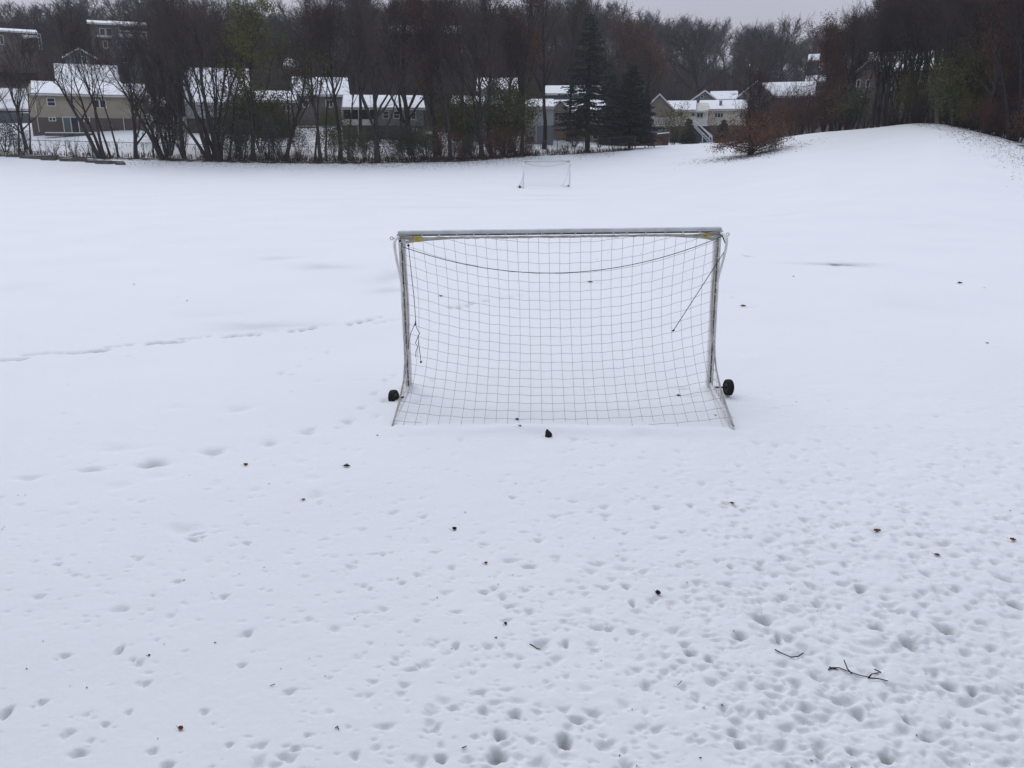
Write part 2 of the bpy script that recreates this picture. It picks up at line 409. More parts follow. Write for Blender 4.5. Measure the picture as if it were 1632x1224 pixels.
# melt pits: thick at the near right, thinning to the left and away
def dens(x, y):
    d = 0.0
    k = 1 / (1 + math.exp(-(x - 1.15 - (y - 4) * 0.16) * 1.7))
    near_ = 1 / (1 + math.exp((y - 6.0) * 1.5))
    d = k * near_ * 1.0 + k * 0.42 * math.exp(-max(0, y - 5.5) / 3.0) + (0.085 if x > -1.2 else 0.02) * near_ + 0.012
    return min(1, d)
for i in range(30000):
    y = 2.4 + rnd.random() ** 1.3 * 11; x = (rnd.random() * 2 - 1) * (y * 0.72 + 0.3)
    if rnd.random() > dens(x, y) * (0.55 + 0.9 * (vnoise(np.array([x]), np.array([y]), 0.7, 9)[0] + 0.5)): continue
    big = rnd.random() ** 3.6
    a = (0.009 + 0.024 * big) * rnd.uniform(.85, 1.15); b = a * rnd.uniform(0.65, 1.05)
    if rnd.random() < 0.18: a *= rnd.uniform(1.3, 2.0)
    dp = (0.0075 + 0.030 * big * rnd.uniform(0.5, 1.2)) * (1.0 if y < 6.5 else 0.6)
    stamp(x, y, a, b, rnd.uniform(-0.6, 0.6), dp, 0.0, 1.25, 0.30, rnd.random() * 6)
    if rnd.random() < 0.55:
        stamp(x + rnd.uniform(-.06, .06), y + rnd.uniform(-.05, .05), a * rnd.uniform(.4, .9), b * rnd.uniform(.4, .9), rnd.uniform(-1, 1), dp * rnd.uniform(.3, .9), 0, 1.25, 0.30, rnd.random() * 6)
# the big pits that can be told apart
for (px, py, w, h, d, wt) in [(793, 1205, 30, 22, .055, .35), (900, 1180, 28, 20, .055, .6), (797, 1172, 24, 13, .045, .3), (822, 1138, 20, 14, .04, .2),
    (771, 1133, 22, 11, .03, 0), (1218, 982, 30, 15, .05, .35), (1180, 1010, 22, 12, .045, .3), (1241, 1012, 12, 14, .045, .4), (1372, 934, 20, 10, .045, .3),
    (1398, 996, 24, 12, .045, .6), (1510, 1000, 26, 12, .045, .5), (1452, 1022, 32, 18, .04, .6), (1618, 962, 26, 14, .05, .6), (1527, 936, 14, 9, .03, .2),
    (1415, 1204, 24, 14, .055, .7), (1480, 1170, 22, 11, .045, .4), (1446, 1142, 16, 10, .045, .4), (1516, 1088, 24, 14, .045, .5), (1552, 1094, 14, 8, .04, .4),
    (1285, 1124, 26, 11, .035, .2), (1370, 1134, 22, 15, .04, .2), (1180, 1184, 22, 10, .04, .4), (1357, 1194, 16, 8, .045, .4), (1309, 1196, 18, 14, .03, .2),
    (1170, 1166, 16, 12, .035, .2), (1008, 958, 11, 9, .04, .4), (998, 932, 14, 7, .03, .1), (1101, 1035, 22, 9, .045, .3), (1131, 1047, 16, 9, .04, .5),
    (902, 1023, 12, 9, .035, 0), (862, 1026, 36, 14, .03, .0), (727, 1026, 14, 9, .03, .0), (920, 1146, 28, 10, .035, .0), (703, 1210, 20, 12, .04, .2),
    (8, 1131, 18, 16, .05, .2), (190, 1032, 9, 16, .045, .1), (125, 1196, 26, 12, .04, .0), (243, 1194, 16, 11, .03, 0), (385, 1057, 14, 7, .03, 0), (365, 1184, 12, 7, .03, 0),
    (470, 1192, 18, 8, .035, 0), (490, 1170, 10, 6, .03, 0), (412, 1214, 24, 20, .028, 0), (265, 1218, 22, 12, .04, .1), (167, 1151, 13, 6, .03, 0), (204, 1131, 14, 7, .025, 0),
    (325, 1131, 16, 9, .028, 0), (801, 949, 14, 9, .025, .1), (641, 926, 12, 6, .03, .2), (590, 935, 9, 5, .028, .1), (271, 979, 14, 9, .02, .0), (197, 967, 14, 6, .025, 0),
    (1270, 912, 26, 10, .02, 0), (1165, 901, 10, 7, .03, 0), (1335, 1113, 20, 10, .03, 0), (1600, 920, 18, 12, .03, .2), (1583, 1030, 16, 9, .03, .2),
    (685, 1153, 20, 13, .025, 0), (600, 1190, 14, 10, .02, 0), (640, 1105, 16, 10, .02, 0), (995, 890, 12, 6, .02, 0), (888, 890, 14, 9, .02, 0)]:
    stamp_px(px, py, w * .85, h * 1.0, d * (1.3 if px > 700 else .95), 0, wt * 1.0, 1.5)
# footprints crossing the near left and around the goal
for (px, py, w, h, d) in [(45, 762, 46, 7, .035), (145, 749, 40, 8, .05), (243, 739, 44, 14, .075), (340, 720, 48, 10, .055), (430, 706, 26, 11, .05), (490, 688, 34, 9, .05),
    (555, 672, 18, 9, .05), (577, 652, 12, 6, .04), (613, 640, 10, 6, .04), (598, 628, 10, 7, .04), (614, 606, 14, 5, .04), (628, 598, 10, 4, .035), (600, 664, 12, 6, .03),
    (190, 714, 90, 16, .03), (380, 652, 50, 14, .035), (280, 650, 40, 8, .02), (290, 842, 60, 16, .03), (190, 775, 40, 12, .022), (250, 760, 40, 10, .022),
    (345, 772, 22, 10, .02), (407, 782, 18, 8, .02), (505, 790, 20, 14, .03), (498, 762, 30, 9, .02), (510, 802, 8, 6, .03), (478, 736, 14, 6, .02), (32, 805, 14, 7, .025),
    (115, 805, 18, 8, .02), (522, 561, 7, 5, .035), (477, 583, 6, 5, .035), (448, 595, 9, 6, .04), (465, 597, 10, 3, .03), (495, 571, 9, 3, .03), (505, 608, 12, 3, .02),
    (575, 606, 34, 4, .02), (1100, 630, 30, 4, .03), (1030, 630, 22, 5, .03), (940, 621, 14, 4, .03), (915, 612, 20, 4, .02), (690, 605, 12, 5, .04), (680, 632, 20, 5, .03),
    (663, 640, 14, 6, .04), (1090, 618, 22, 4, .04), (935, 637, 18, 3, .02), (640, 697, 12, 4, .02), (735, 702, 10, 5, .03), (915, 700, 14, 5, .035), (978, 710, 12, 4, .03),
    (920, 604, 10, 3, .02), (840, 605, 14, 3, .02), (1385, 530, 40, 5, .015), (1560, 770, 50, 10, .02), (1510, 760, 14, 5, .03), (1590, 755, 14, 5, .03), (1430, 755, 12, 5, .02)]:
    stamp_px(px, py, w * .95, h * .95, d * .75, 0, 0, 1.2)
for i in range(260):   # faint small dimples over the middle right
    px = rnd.uniform(1080, 1660); py = rnd.uniform(690, 900)
    if rnd.random() > (px - 1000) / 640 * (py - 600) / 300 + 0.1: continue
    w = rnd.uniform(6, 15); stamp_px(px, py, w, w * 0.5, rnd.uniform(.012, .028), 0, 0, 1.2)
for i in range(420):
    px = rnd.uniform(-20, 1060); py = rnd.uniform(700, 1000)
    w = rnd.uniform(5, 12); stamp_px(px, py, w, w * 0.42, rnd.uniform(.004, .015), 0, 0, 1.2)
# a dragged trail running from the left edge to the goal
for (x0, y0_, x1, y1_, d, wt) in [(-20, 574, 37, 572, .07, .25), (40, 565, 95, 561, .035, .1), (110, 562, 168, 558, .07, .3), (172, 553, 206, 549, .045, .15), (240, 547, 290, 544, .07, .3),
    (290, 540, 332, 536, .04, .1), (360, 536, 412, 532, .06, .25), (412, 530, 438, 527, .03, 0), (465, 527, 498, 522, .07, .4), (500, 519, 520, 517, .04, .1), (558, 515, 590, 509, .07, .4),
    (590, 507, 606, 505, .04, .1), (718, 490, 745, 486, .05, .2), (752, 482, 775, 479, .05, .2), (800, 475, 830, 470, .03, .1), (600, 514, 650, 505, .03, .1)]:
    n = max(2, int((x1 - x0) / 9))
    for k in range(n):
        f = k / (n - 1); stamp_px(x0 + (x1 - x0) * f, y0_ + (y1_ - y0_) * f + rnd.uniform(-.6, .6), 12, 4.5, d * rnd.uniform(.6, 1.1), 0, wt, 1.2)
# slushy patches
for (px, py, w, h, wt) in [(1332, 421, 34, 4.2, 1.0), (1350, 421.5, 30, 2.4, 0.8), (1340, 421, 100, 7, 0.4), (440, 411, 60, 6, .16), (515, 425, 90, 9, .2), (415, 519, 150, 15, .2), (625, 440, 60, 26, .16), (620, 462, 70, 10, .18), (720, 430, 90, 14, .06),
    (1200, 488, 30, 5, .05), (1440, 485, 140, 22, .05), (40, 455, 90, 16, .05), (1190, 408, 14, 4, .3), (950, 450, 30, 3, .12), (865, 311, 100, 2, .16), (880, 318, 150, 2, .10), (700, 330, 200, 3, .06),
    (560, 318, 160, 2.5, .05), (1250, 345, 160, 3, .05), (1480, 365, 120, 5, .05), (330, 500, 120, 10, .06)]:
    g = G0(px, py); a = w / 2 / FPX * math.hypot(g.y, CH); b = abs(G0(px, py - h / 2).y - G0(px, py + h / 2).y) / 2
    stamp(g.x, g.y, a, b, 0.0, 0.02 if wt > .3 else 0.012, wt, 0.9, 0.3, rnd.random() * 6)
WET_SHADE = np.maximum(WET_SHADE, np.clip((DENT - 0.012) / 0.055, 0, 1) ** 1.2 * 0.62)  # deeper pits get shade painted into the colour, along with thin snow grey
GZ -= DENT * (1 + 0.0 * GX)
# leaf litter: the woodland floor, the strip at the field's edge, under the beech and along the right-hand wood
tt = np.clip(np.where(GY > 1, GX / np.maximum(GY, 1), 3), T_t[0], T_t[-1])
Dd = np.interp(tt, T_t, T_D)
yard_px = [-500, 240, 480, 700, 850, 1000, 1150, 1300, 1380, 1480, 2100]
yard_D = [118, 118, 116, 112, 116, 122, 130, 95, 84, 72, 40]
Yd = np.interp(tt, [tpx(p) for p in yard_px], yard_D)
LIT = np.clip((GY - Yd) / 6, 0, 1) * 0.85
strip = np.exp(-((GY - Dd - 0.6) / 1.5) ** 2) * 0.64 * (tt < tpx(1010))
wr = np.interp(tt, [tpx(p) for p in (560, 700, 850, 880)], [0, 1, 1, 0])
strip = np.maximum(strip, np.exp(-((GY - Dd - 1.5) / 3.0) ** 2) * 0.62 * wr)
rt = np.interp(tt, [tpx(p) for p in (1450, 1540, 1632)], [0, 0.8, 1])
strip = np.maximum(strip, np.exp(-(np.maximum(Dd - GY, 0) / 5.0) ** 2) * 0.50 * rt)
LIT = np.where(GY > 20, np.maximum(LIT, strip), 0)
bc = P(1196, 238, 78)
LIT = np.maximum(LIT, 0.52 * np.exp(-(((GX - bc.x) / 4.2) ** 2 + ((GY - bc.y + .5) / 3.5) ** 2) ** 1.5))

verts = np.stack([GX, GY, GZ], -1).reshape(-1, 3)
i = np.arange(nr - 1)[:, None]; j = np.arange(na)[None, :]; j2 = (j + 1) % na
quads = np.stack([i * na + j, (i + 1) * na + j, (i + 1) * na + j2, i * na + j2], -1).reshape(-1, 4)
quads = quads[:, ::-1]
nv = len(verts)
verts = np.vstack([verts, [[0, 0, 0]]])
jj = np.arange(na)
tris = np.stack([np.full(na, nv), (jj + 1) % na, jj], -1)
me = bpy.data.meshes.new('snow_ground')
me.vertices.add(len(verts)); me.vertices.foreach_set('co', verts.ravel())
nl = quads.size + tris.size
me.loops.add(nl); me.loops.foreach_set('vertex_index', np.concatenate([quads.ravel(), tris.ravel()]).astype(np.int32))
npoly = len(quads) + len(tris)
me.polygons.add(npoly)
ls = np.concatenate([np.arange(len(quads)) * 4, quads.size + np.arange(len(tris)) * 3]).astype(np.int32)
me.polygons.foreach_set('loop_start', ls)
me.update(calc_edges=True); me.validate()
me.polygons.foreach_set('use_smooth', [True] * len(me.polygons))
for nm, A in (('wet_shade', WET_SHADE), ('litter', LIT)):
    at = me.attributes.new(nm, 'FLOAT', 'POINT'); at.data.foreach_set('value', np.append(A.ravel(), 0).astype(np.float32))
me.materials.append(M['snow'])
ground = bpy.data.objects.new('snow_ground', me); COL.objects.link(ground); tag(ground, kind='structure')
ground['label'] = 'snow covered playing field rising to a wooded hillside'

def surf(x, y):
    """height of the snow surface (with pits) near the viewer"""
    r = math.hypot(x, y); ph = math.atan2(x, y)
    i = min(nr - 1, max(0, int(np.searchsorted(rad, r)))); j = min(na - 1, max(0, int(np.searchsorted(ang, ph))))
    return float(GZ[i, j])

# ------------------------------------------------------------------ goals
BL = G0(652, 618.5); BR = G0(1130, 619.3)
mid = (BL + BR) / 2; gyaw = math.atan2(BR.y - BL.y, BR.x - BL.x); GW = (BR - BL).length
H = P(895, 368, mid.y).z - 0.01
print('H', H)
HW = GW / 2
print('goal width', GW, 'mid', mid, 'yaw', math.degrees(gyaw))
def goal_point(u, s):
    """net surface: u 0..1 across, s metres of net below the crossbar; returns local point (y<0 is behind)"""
    e = (2 * u - 1) ** 2
    tau = s / (H + .44)
    back = 1.53 * (0.10 * tau + 0.90 * max(0, tau) ** 2.6) + 0.05
    # heights follow so that length is kept roughly
    z = H - 0.06 - s * (0.985 - 0.20 * max(0, tau) ** 2.2)
    x = (2 * u - 1) * HW
    if x > 0: x -= 0.085 * (x / HW) * max(0, tau) ** 2.4
    back += (1 - e) * (0.10 * math.sin(math.pi * min(1, max(0, tau))) - 0.10 * min(1, max(0, tau)) ** 3)
    # ends pulled in at mid height by the corner bow
    x += 0
    return Vector((x, -back, z))
def wheel(parent, x, y, z, rz, tilt=0.0):
    w = MB(); n = 28; R, wd = 0.096, 0.036
    prof = [(-wd, R * .62), (-wd * 1.0, R * .86), (-wd * .8, R * .97), (-wd * .35, R), (-wd * .3, R * .965), (-wd * .15, R * .965), (-wd * .1, R), (wd * .1, R), (wd * .15, R * .965), (wd * .3, R * .965), (wd * .35, R), (wd * .8, R * .97), (wd, R * .86), (wd, R * .62)]
    vs = []; fs = []
    for k in range(n):
        a = 2 * math.pi * k / n
        for (px_, r_) in prof: vs.append((px_, r_ * math.cos(a), r_ * math.sin(a)))
    m_ = len(prof)
    for k in range(n):
        for q in range(m_ - 1): fs.append((k * m_ + q, k * m_ + q + 1, ((k + 1) % n) * m_ + q + 1, ((k + 1) % n) * m_ + q))
    w.add(vs, fs)
    o = w.build('wheel', M['rubber'], parent, smooth=True)
    o.location = (x, y, z); o.rotation_euler = (0, tilt, rz)
    h = MB(); h.tube([(-wd * .8, 0, 0), (wd * .8, 0, 0)], R * .64, 18); h.tube([(-0.046, 0, 0), (0.046, 0, 0)], 0.018, 8)
    h.build('hub', M['hub'], o)
    return o

def make_goal():
    g = empty('soccer_goal', (mid.x, mid.y, 0), gyaw); g.rotation_euler = (0, -math.radians(0.7), gyaw)
    pw, pd = 0.040, 0.045
    for sx in (-1, 1):
        p = MB(); x = sx * (HW)
        p.box(x - pw, x + pw, -pd, pd, -0.08, H - 0.03)
        po = p.build('post', M['goal'], g, bevel=0.012)
        c = MB(); c.box(x - 0.008, x + 0.008, -pd - 0.003, -pd + 0.01, 0.02, H - 0.1)
        c.build('channel', M['slot'], po)
        for k in range(12):
            z = 0.14 + k * 0.142 + rnd.uniform(-.01, .01); c = MB()
            c.box(x - 0.017, x + 0.017, -pd - 0.012, -pd - 0.004, z - 0.006, z + 0.006)
            c.build('net_clip', M['white'], po)
    cb = MB(); cb.box(-HW - 0.045, HW + 0.045, -0.042, 0.042, H - 0.024, H + 0.036)
    cbo = cb.build('crossbar', M['goalbar'], g, bevel=0.02)
    c = MB(); c.box(-HW + 0.03, HW - 0.05, -0.046, -0.03, H - 0.026, H - 0.012); c.build('channel', M['slot'], cbo)
    for k in range(17):
        x = -HW + 0.22 + k * (2 * HW - 0.44) / 16 + rnd.uniform(-.03, .03); c = MB()
        c.box(x - 0.008, x + 0.008, -0.056, -0.045, H - 0.032, H + 0.004)
        c.build('net_clip', M['white'], cbo)
    # gathered net edge hanging under the bar
    gr = random.Random(3)
    b = MB(); pts = []; rr_ = []
    for k in range(90):
        u = k / 89; x = -HW + 0.05 + u * (2 * HW - 0.1)
        e = abs(2 * u - 1)
        pts.append((x, -0.062 + gr.uniform(-.004, .004), H - 0.048 - 0.045 * max(0, e - 0.80) / .2 + gr.uniform(-.003, .003)))
        rr_.append(0.011 + gr.uniform(0, .004) + 0.005 * max(0, e - .85) / .15)
    b.tube(pts, rr_, 6)
    for sx in (-1, 1):
        for q in range(3):
            b.tube([(sx * (HW + 0.05), -0.05, H - 0.05 + q * .02), (sx * (HW - 0.25), -0.06, H - 0.075 + q * .015), (sx * (HW - 0.62 - q * .1), -0.063, H - 0.055)], [0.010, 0.009, 0.004], 5)
    # net
    net = MB(); tw = 0.0021; s0 = 0.117
    NU = int(2 * HW / s0); 
    for iu in range(NU + 1):
        u = iu / NU; pts = []
        jx = gr.uniform(-.006, .006)
        s = 0.0
        while s < 2.75:
            p = goal_point(u, s); p.x += jx * math.sin(s * 3 + iu) + 0.012 * math.sin(s * 2.1) * (1 - 2 * u)
            p.x *= 1 - 0.035 * math.sin(math.pi * min(1, s / 2.3)) * (1 if abs(2*u-1) > .0 else 0)
            if p.z < 0.012 + 0.02 * math.sin(iu * 2.3) * math.sin(iu * .7): break
            pts.append(p); s += 0.06
        net.tube(pts, tw, 3, cap=False)
    NR = 26
    for ir in range(-3, NR):
        base = ir * s0 + 0.05; run = []
        for k in range(NU * 2 + 1):
            u = k / (NU * 2); e = (2 * u - 1) ** 2
            sag = (0.36 - 0.24 * min(1, max(0, base) / 2.3)) * (1 - abs(2 * u - 1) ** 2.2)
            s = base + sag + 0.004 * math.sin(k * 1.3 + ir)
            p = goal_point(u, s)
            p.x *= 1 - 0.035 * math.sin(math.pi * min(1, max(0, s) / 2.3))
            ok = (s > 0.0) and (p.z > 0.022 + 0.02 * math.sin(u * 23 + ir) * math.sin(u * 9.7))
            if ok: run.append(p)
            else:
                if len(run) > 1: net.tube(run, tw, 3, cap=False)
                run = []
        if len(run) > 1: net.tube(run, tw, 3, cap=False)
    # side nets
    for sx in (-1, 1):
        for ir in range(1, 18):
            s = ir * s0 + 0.05; pe = goal_point(1.0 if sx > 0 else 0.0, s); pe.x *= 1 - 0.035 * math.sin(math.pi * min(1, s / 2.3))
            zz = max(0.02, H - s * 1.03)
            a_ = Vector((sx * HW, -0.05, zz)); pts = []
            for k in range(5):
                f = k / 4; q = a_.lerp(pe, f); q.z -= 0.04 * math.sin(math.pi * f); q.x += sx * 0.035 * math.sin(math.pi * f); pts.append(q)
            net.tube(pts, tw, 3, cap=False)
        for k in range(1, 11):
            yb = -0.05 - k * 0.115; pts = []
            for q in range(24):
                s = q * 0.1; pe = goal_point(1.0 if sx > 0 else 0.0, s)
                if pe.y < yb and pe.z > 0.0:
                    f = (yb + 0.05) / (pe.y + 0.05)
                    zz = max(0.0, H - s * 1.03); xe = pe.x * (1 - 0.035 * math.sin(math.pi * min(1, s / 2.3)))
                    pts.append((sx * HW + (xe - sx * HW) * f + sx * 0.03 * math.sin(math.pi * f), yb, zz + (pe.z - zz) * f))
            pts.append((sx * (HW), yb, 0.0))
            if len(pts) > 1: net.tube(pts, tw, 3, cap=False)
    no = net.build('net', M['twine'], g)
    b.build('net_edge', M['twine_edge'], no, smooth=True)
    for sx in (-1, 1):
        ed = MB(); pts = []; rs = []
        s = 0.05
        while s < 2.6:
            p = goal_point(1.0 if sx > 0 else 0.0, s); p.x *= 1 - 0.035 * math.sin(math.pi * min(1, s / 2.3))
            if p.z < 0.0: break
            pts.append(p); rs.append(0.006 + 0.004 * (s / 2.4) + gr.uniform(0, .002)); s += 0.06
        ed.tube(pts, rs, 5)
        ed.build('net_edge', M['twine_edge'], no, smooth=True)
    # curved corner bows holding the net away from the bar
    for sx in (-1, 1):
        pts = []
        for (x, y, z) in [(-.02, -0.02, H - .03), (-.005, -0.10, H - .035), (.008, -0.19, H - 0.05), (.010, -0.24, H - 0.10), (.006, -0.22, H - 0.20), (-.005, -0.17, H - 0.33), (-.018, -0.11, H - 0.46), (-.028, -0.07, H - 0.57), (-.032, -0.05, H - 0.66)]:
            pts.append(Vector((sx * (HW + 0.045 + x), y, z)))
        # smooth
        for _ in range(2):
            q = [pts[0]]
            for a_, b_ in zip(pts[:-1], pts[1:]): q += [a_.lerp(b_, .25), a_.lerp(b_, .75)]
            pts = q + [pts[-1]]
        m_ = MB(); m_.tube(pts, [0.019 - 0.006 * k / len(pts) for k in range(len(pts))], 8); bo = m_.build('net_bow', M['goal'], g, smooth=True)
        eb = MB(); c_ = Vector((sx * (HW + 0.115), -0.02, H - 0.05)); pts = []
        for k in range(13):
            a_ = 2 * math.pi * k / 12; pts.append(c_ + Vector((0.017 * math.cos(a_), 0, 0.017 * math.sin(a_))))
        eb.tube(pts, 0.0042, 5); eb.tube([c_ - Vector((sx * 0.017, 0, 0)), c_ - Vector((sx * 0.075, 0, 0))], 0.005, 6)
        eb.build('eye_bolt', M['steel'], g)
        # side base rail and back rail lie in the snow
        r_ = MB(); r_.tube([(sx * HW, -0.02, 0.05), (sx * (HW - .005) - (.03 if sx > 0 else 0), -0.6, 0.035), (sx * (HW - .01) - (.085 if sx > 0 else 0), -1.55, -0.01)], 0.019, 8); r_.build('base_rail', M['goal'], g, smooth=True)
    r_ = MB(); r_.tube([(-HW + .02, -1.55, -0.05), (HW - .11, -1.55, -0.05)], 0.02, 8); r_.build('back_rail', M['goal'], g, smooth=True)
    for (px, py, rz, tl, sx) in ((628, 637, -14, -8, -1), (1160, 631, 10, 4, 1)):
        q = Matrix.Rotation(-gyaw, 3, 'Z') @ (G0(px, py) - Vector((mid.x, mid.y, 0)))
        wo = wheel(g, q.x, q.y, 0.062 - sx * q.x * .0 + (.03 if sx < 0 else -.03) * -1 * .6, math.radians(rz), math.radians(tl))
        ax = MB(); ax.tube([(0, 0, 0), (-sx * (abs(q.x) - HW + .01), 0, 0)], .011, 6); ax.build('axle', M['hub'], wo)
    return g, no
goal, net_o = make_goal()
tag(goal, 'nearer, larger white soccer goal seen from behind with loose black cords on its net', 'soccer goal', 'soccer goals on the field')
def toloc(p):
    return Matrix.Rotation(math.radians(0.7), 3, 'Y') @ Matrix.Rotation(-gyaw, 3, 'Z') @ (Vector(p) - Vector((mid.x, mid.y, 0)))
# far goal: copied before the near goal's own loose cords are added
far = copy_tree(goal)
fl = G0(831.5, 300.5); fr = G0(910.5, 299.0); fm = (fl + fr) / 2
print('far goal', fm, (fr - fl).length)
far.location = (fm.x, fm.y, surf(fm.x, fm.y) + .03); far.rotation_euler = (0, math.radians(.25), math.pi + math.atan2(fr.y - fl.y, fr.x - fl.x))
far['label'] = 'small distant white soccer goal facing the viewer near the far side of the snowy field'

def cord(name, pts, r=0.0045, n=5, sub=3):
    pts = [Vector(p) for p in pts]
    for _ in range(sub):
        q = [pts[0]]
        for a_, b_ in zip(pts[:-1], pts[1:]): q += [a_.lerp(b_, .25), a_.lerp(b_, .75)]
        pts = q + [pts[-1]]
    m_ = MB(); m_.tube(pts, r, n)
    return m_
def parabola(parent, z0, z1, sag, r, yb=-0.10):
    pts = []
    for k in range(25):
        f = k / 24; x = (-HW + 0.02) + f * (2 * HW + 0.02); z = z0 + (z1 - z0) * f - sag * 4 * f * (1 - f)
        y = -0.055 - 0.11 * math.sin(math.pi * f)
        pts.append((x, y, z))
    m_ = MB(); m_.tube(pts, r, 5); return m_.build('net_cord', M['cord'], parent)
Yg = mid.y
zL = toloc(P(652, 393, Yg)).z; zM = toloc(P(882, 435, Yg - .16)).z; zR = toloc(P(1149, 376, Yg)).z
parabola(goal, zL, zR, (zL + zR) / 2 - zM, 0.0042)
parabola(far, H - 0.1, H - 0.1, 0.30, 0.007)
# straight loose cord on the right, tangled cord on the left
m_ = MB(); a_ = toloc(P(1157, 397, Yg - .22)); b_ = toloc(P(1073, 527, Yg - .28)); m_.tube([a_, b_], 0.0042, 5); m_.tube([b_ + Vector((-.012, 0, -.006)), b_ + Vector((.014, -.004, .012))], 0.010, 6)
for q in range(3): m_.tube([toloc(P(1150, 374, Yg - .05)), toloc(P(1150, 374, Yg - .05)) + Vector((.03 + .01 * q, -.01, -.05 - .03 * q))], 0.005, 5)
c_ = toloc(P(1150, 374, Yg - .06)); m_.tube([c_ + Vector((-.02, 0, 0)), c_ + Vector((.02, 0, .004))], 0.015, 7)
m_.build('loose_cord', M['cord'], goal)
m_ = MB(); Yc = Yg - 0.16
Q = lambda px, py: toloc(P(px, py, Yc))
for path in ([(651, 391), (655, 430), (660, 475), (662.5, 510)], [(662.5, 510), (661, 517), (655, 530), (651.5, 545), (651, 556), (648, 562), (650, 566), (649, 572)],
             [(662.5, 510), (663, 519), (665, 525), (669, 531), (666, 537), (662, 547), (666, 552), (663, 560), (662.5, 569)], [(666.5, 534), (667.5, 548), (671, 577)]):
    m_.tube([Q(*p) for p in path], 0.0038, 5)
for px_, py_, r_ in ((651, 391, .014), (671, 577, .011), (662, 517, .009), (637.5, 384, .012)):
    c_ = Q(px_, py_); m_.tube([c_ + Vector((-.010, 0, -.006)), c_ + Vector((.010, 0, .006))], r_, 7)
m_.build('loose_cord', M['cord'], goal)
# yellow warning tags
for (x0, y0_, x1, y1_) in ((660, 376.5, 671.5, 386), (1120, 373, 1130.5, 378.5)):
    a_ = toloc(P(x0, y1_, Yg - .115)); b_ = toloc(P(x1, y0_, Yg - .115))
    m_ = MB(); m_.box(a_.x, b_.x, a_.y, a_.y + .003, a_.z, b_.z); st = m_.build('warning_tag', M['sticker'], goal)
    m_ = MB(); n_ = 3
    for k in range(n_):
        z = a_.z + (b_.z - a_.z) * (k + .8) / (n_ + .6); m_.box(a_.x + .012, b_.x - .015 - .012 * (k % 2), a_.y - .0025, a_.y - .0005, z - .002, z + .002)
    m_.build('tag_print', M['ink'], st)

# black lump behind the goal
g_ = G0(874, 697); m_ = MB()
lp = [(-.045, 0, -.05), (.02, -.03, -.06), (.055, .02, -.04), (-.01, .06, -.05), (-.04, -.005, .055), (-.018, -.035, .03), (.045, .0, .03), (-.02, .03, .085), (.0, .005, .07)]
m_.add(lp, [(0, 1, 5), (0, 5, 4), (1, 2, 6), (1, 6, 5), (2, 3, 7), (2, 7, 6), (3, 0, 4), (3, 4, 7), (4, 5, 8), (5, 6, 8), (6, 7, 8), (7, 4, 8), (0, 3, 2, 1)])
lo = m_.build('rubber_scrap', M['rubber'], bevel=0.006); lo.location = (g_.x, g_.y, surf(g_.x, g_.y) + .012); lo.scale = (.8, .8, .8)
tag(lo, 'jagged black lump poking out of the snow just behind the near goal net', 'scrap')

# ------------------------------------------------------------------ leaves and twigs on the snow
def leaf_mesh(name, seed, L_, Wd, curl, m):
    r = random.Random(seed); b = MB(); n = 7; vs = []; fs = []
    for i_ in range(n):
        f = i_ / (n - 1); w = Wd * math.sin(math.pi * min(1, f * .92 + .08)) ** .8 * (1 + .35 * (i_ % 2) * r.random())
        a_ = curl * (f - .5); x = math.sin(a_) / max(curl, .1) * L_; z = (1 - math.cos(a_)) / max(curl, .1) * L_
        for k in (-1, -.5, 0, .5, 1): vs.append((x, k * w / 2, z + abs(k) ** 1.5 * w * .35 * (1 + .4 * r.random())))
    for i_ in range(n - 1):
        for k in range(4): fs.append((i_ * 5 + k, (i_ + 1) * 5 + k, (i_ + 1) * 5 + k + 1, i_ * 5 + k + 1))
    b.add(vs, fs); b.tube([(-L_ * .5, 0, .004), (-L_ * .8, .004, .012)], .0014, 4)
    return b.mesh(name, m, smooth=True)
def leaf(px, py, size, m, label, curl=1.6, rz=0.0, rx=0.0, group='fallen leaves scattered on the snow'):
    size *= .68
    g = G0(px, py); me_ = leaf_mesh('fallen_leaf', int(px * 7 + py), size, size * .55, curl, m)
    o = bpy.data.objects.new('fallen_leaf', me_); COL.objects.link(o); o.location = (g.x, g.y, surf(g.x, g.y) + size * .06)
    o.rotation_euler = (rx, 0, rz); tag(o, label, 'leaf', group)
A_, B_, C_ = M['leafA'], M['leafB'], M['leafC']
leaf(392, 743, .075, A_, 'orange brown curled leaf on the snow at left, well short of the goal', 2.2, .5, .5)
leaf(484, 798, .055, A_, 'small orange leaf on the snow right of and nearer than the curled one at left', 1.4, .2)
leaf(553, 745, .095, B_, 'flat black leaf on the snow left of the goal, like a dark sliver', .6, .1)
leaf(724, 843, .075, B_, 'hooked dark brown leaf with upright stem below the goal net', 2.8, .4, .5)
leaf(774, 896, .055, A_, 'small crumpled red brown leaf in the foreground below the hooked dark leaf', 2.8, .6, .3)
leaf(805, 994, .050, B_, 'tightly curled round black leaf in the foreground centre', 3.6, 1.1, .4)
leaf(791, 1016, .026, B_, 'tiny dark leaf fragment just below the round curled black leaf', .8, .8)
leaf(1050, 944, .075, B_, 'curved black leaf lying like a comma in the right foreground', 2.4, -.9, .4)
leaf(1167, 803, .07, A_, 'pale rusty leaf on the snow right of and below the goal corner', 1.5, .0)
leaf(1399, 844, .095, A_, 'large pointed brown leaf on the snow at right', 1.0, .1)
leaf(1494, 884, .065, C_, 'tan leaf half sunk in the pitted snow at right', .8, -.4)
leaf(1614, 863, .075, A_, 'orange brown leaf near the right edge of the foreground snow', 1.8, -.5, .3)
leaf(289, 1159, .055, A_, 'reddish brown crumpled leaf in the near left corner of the snow', 2.4, -.3, .4)
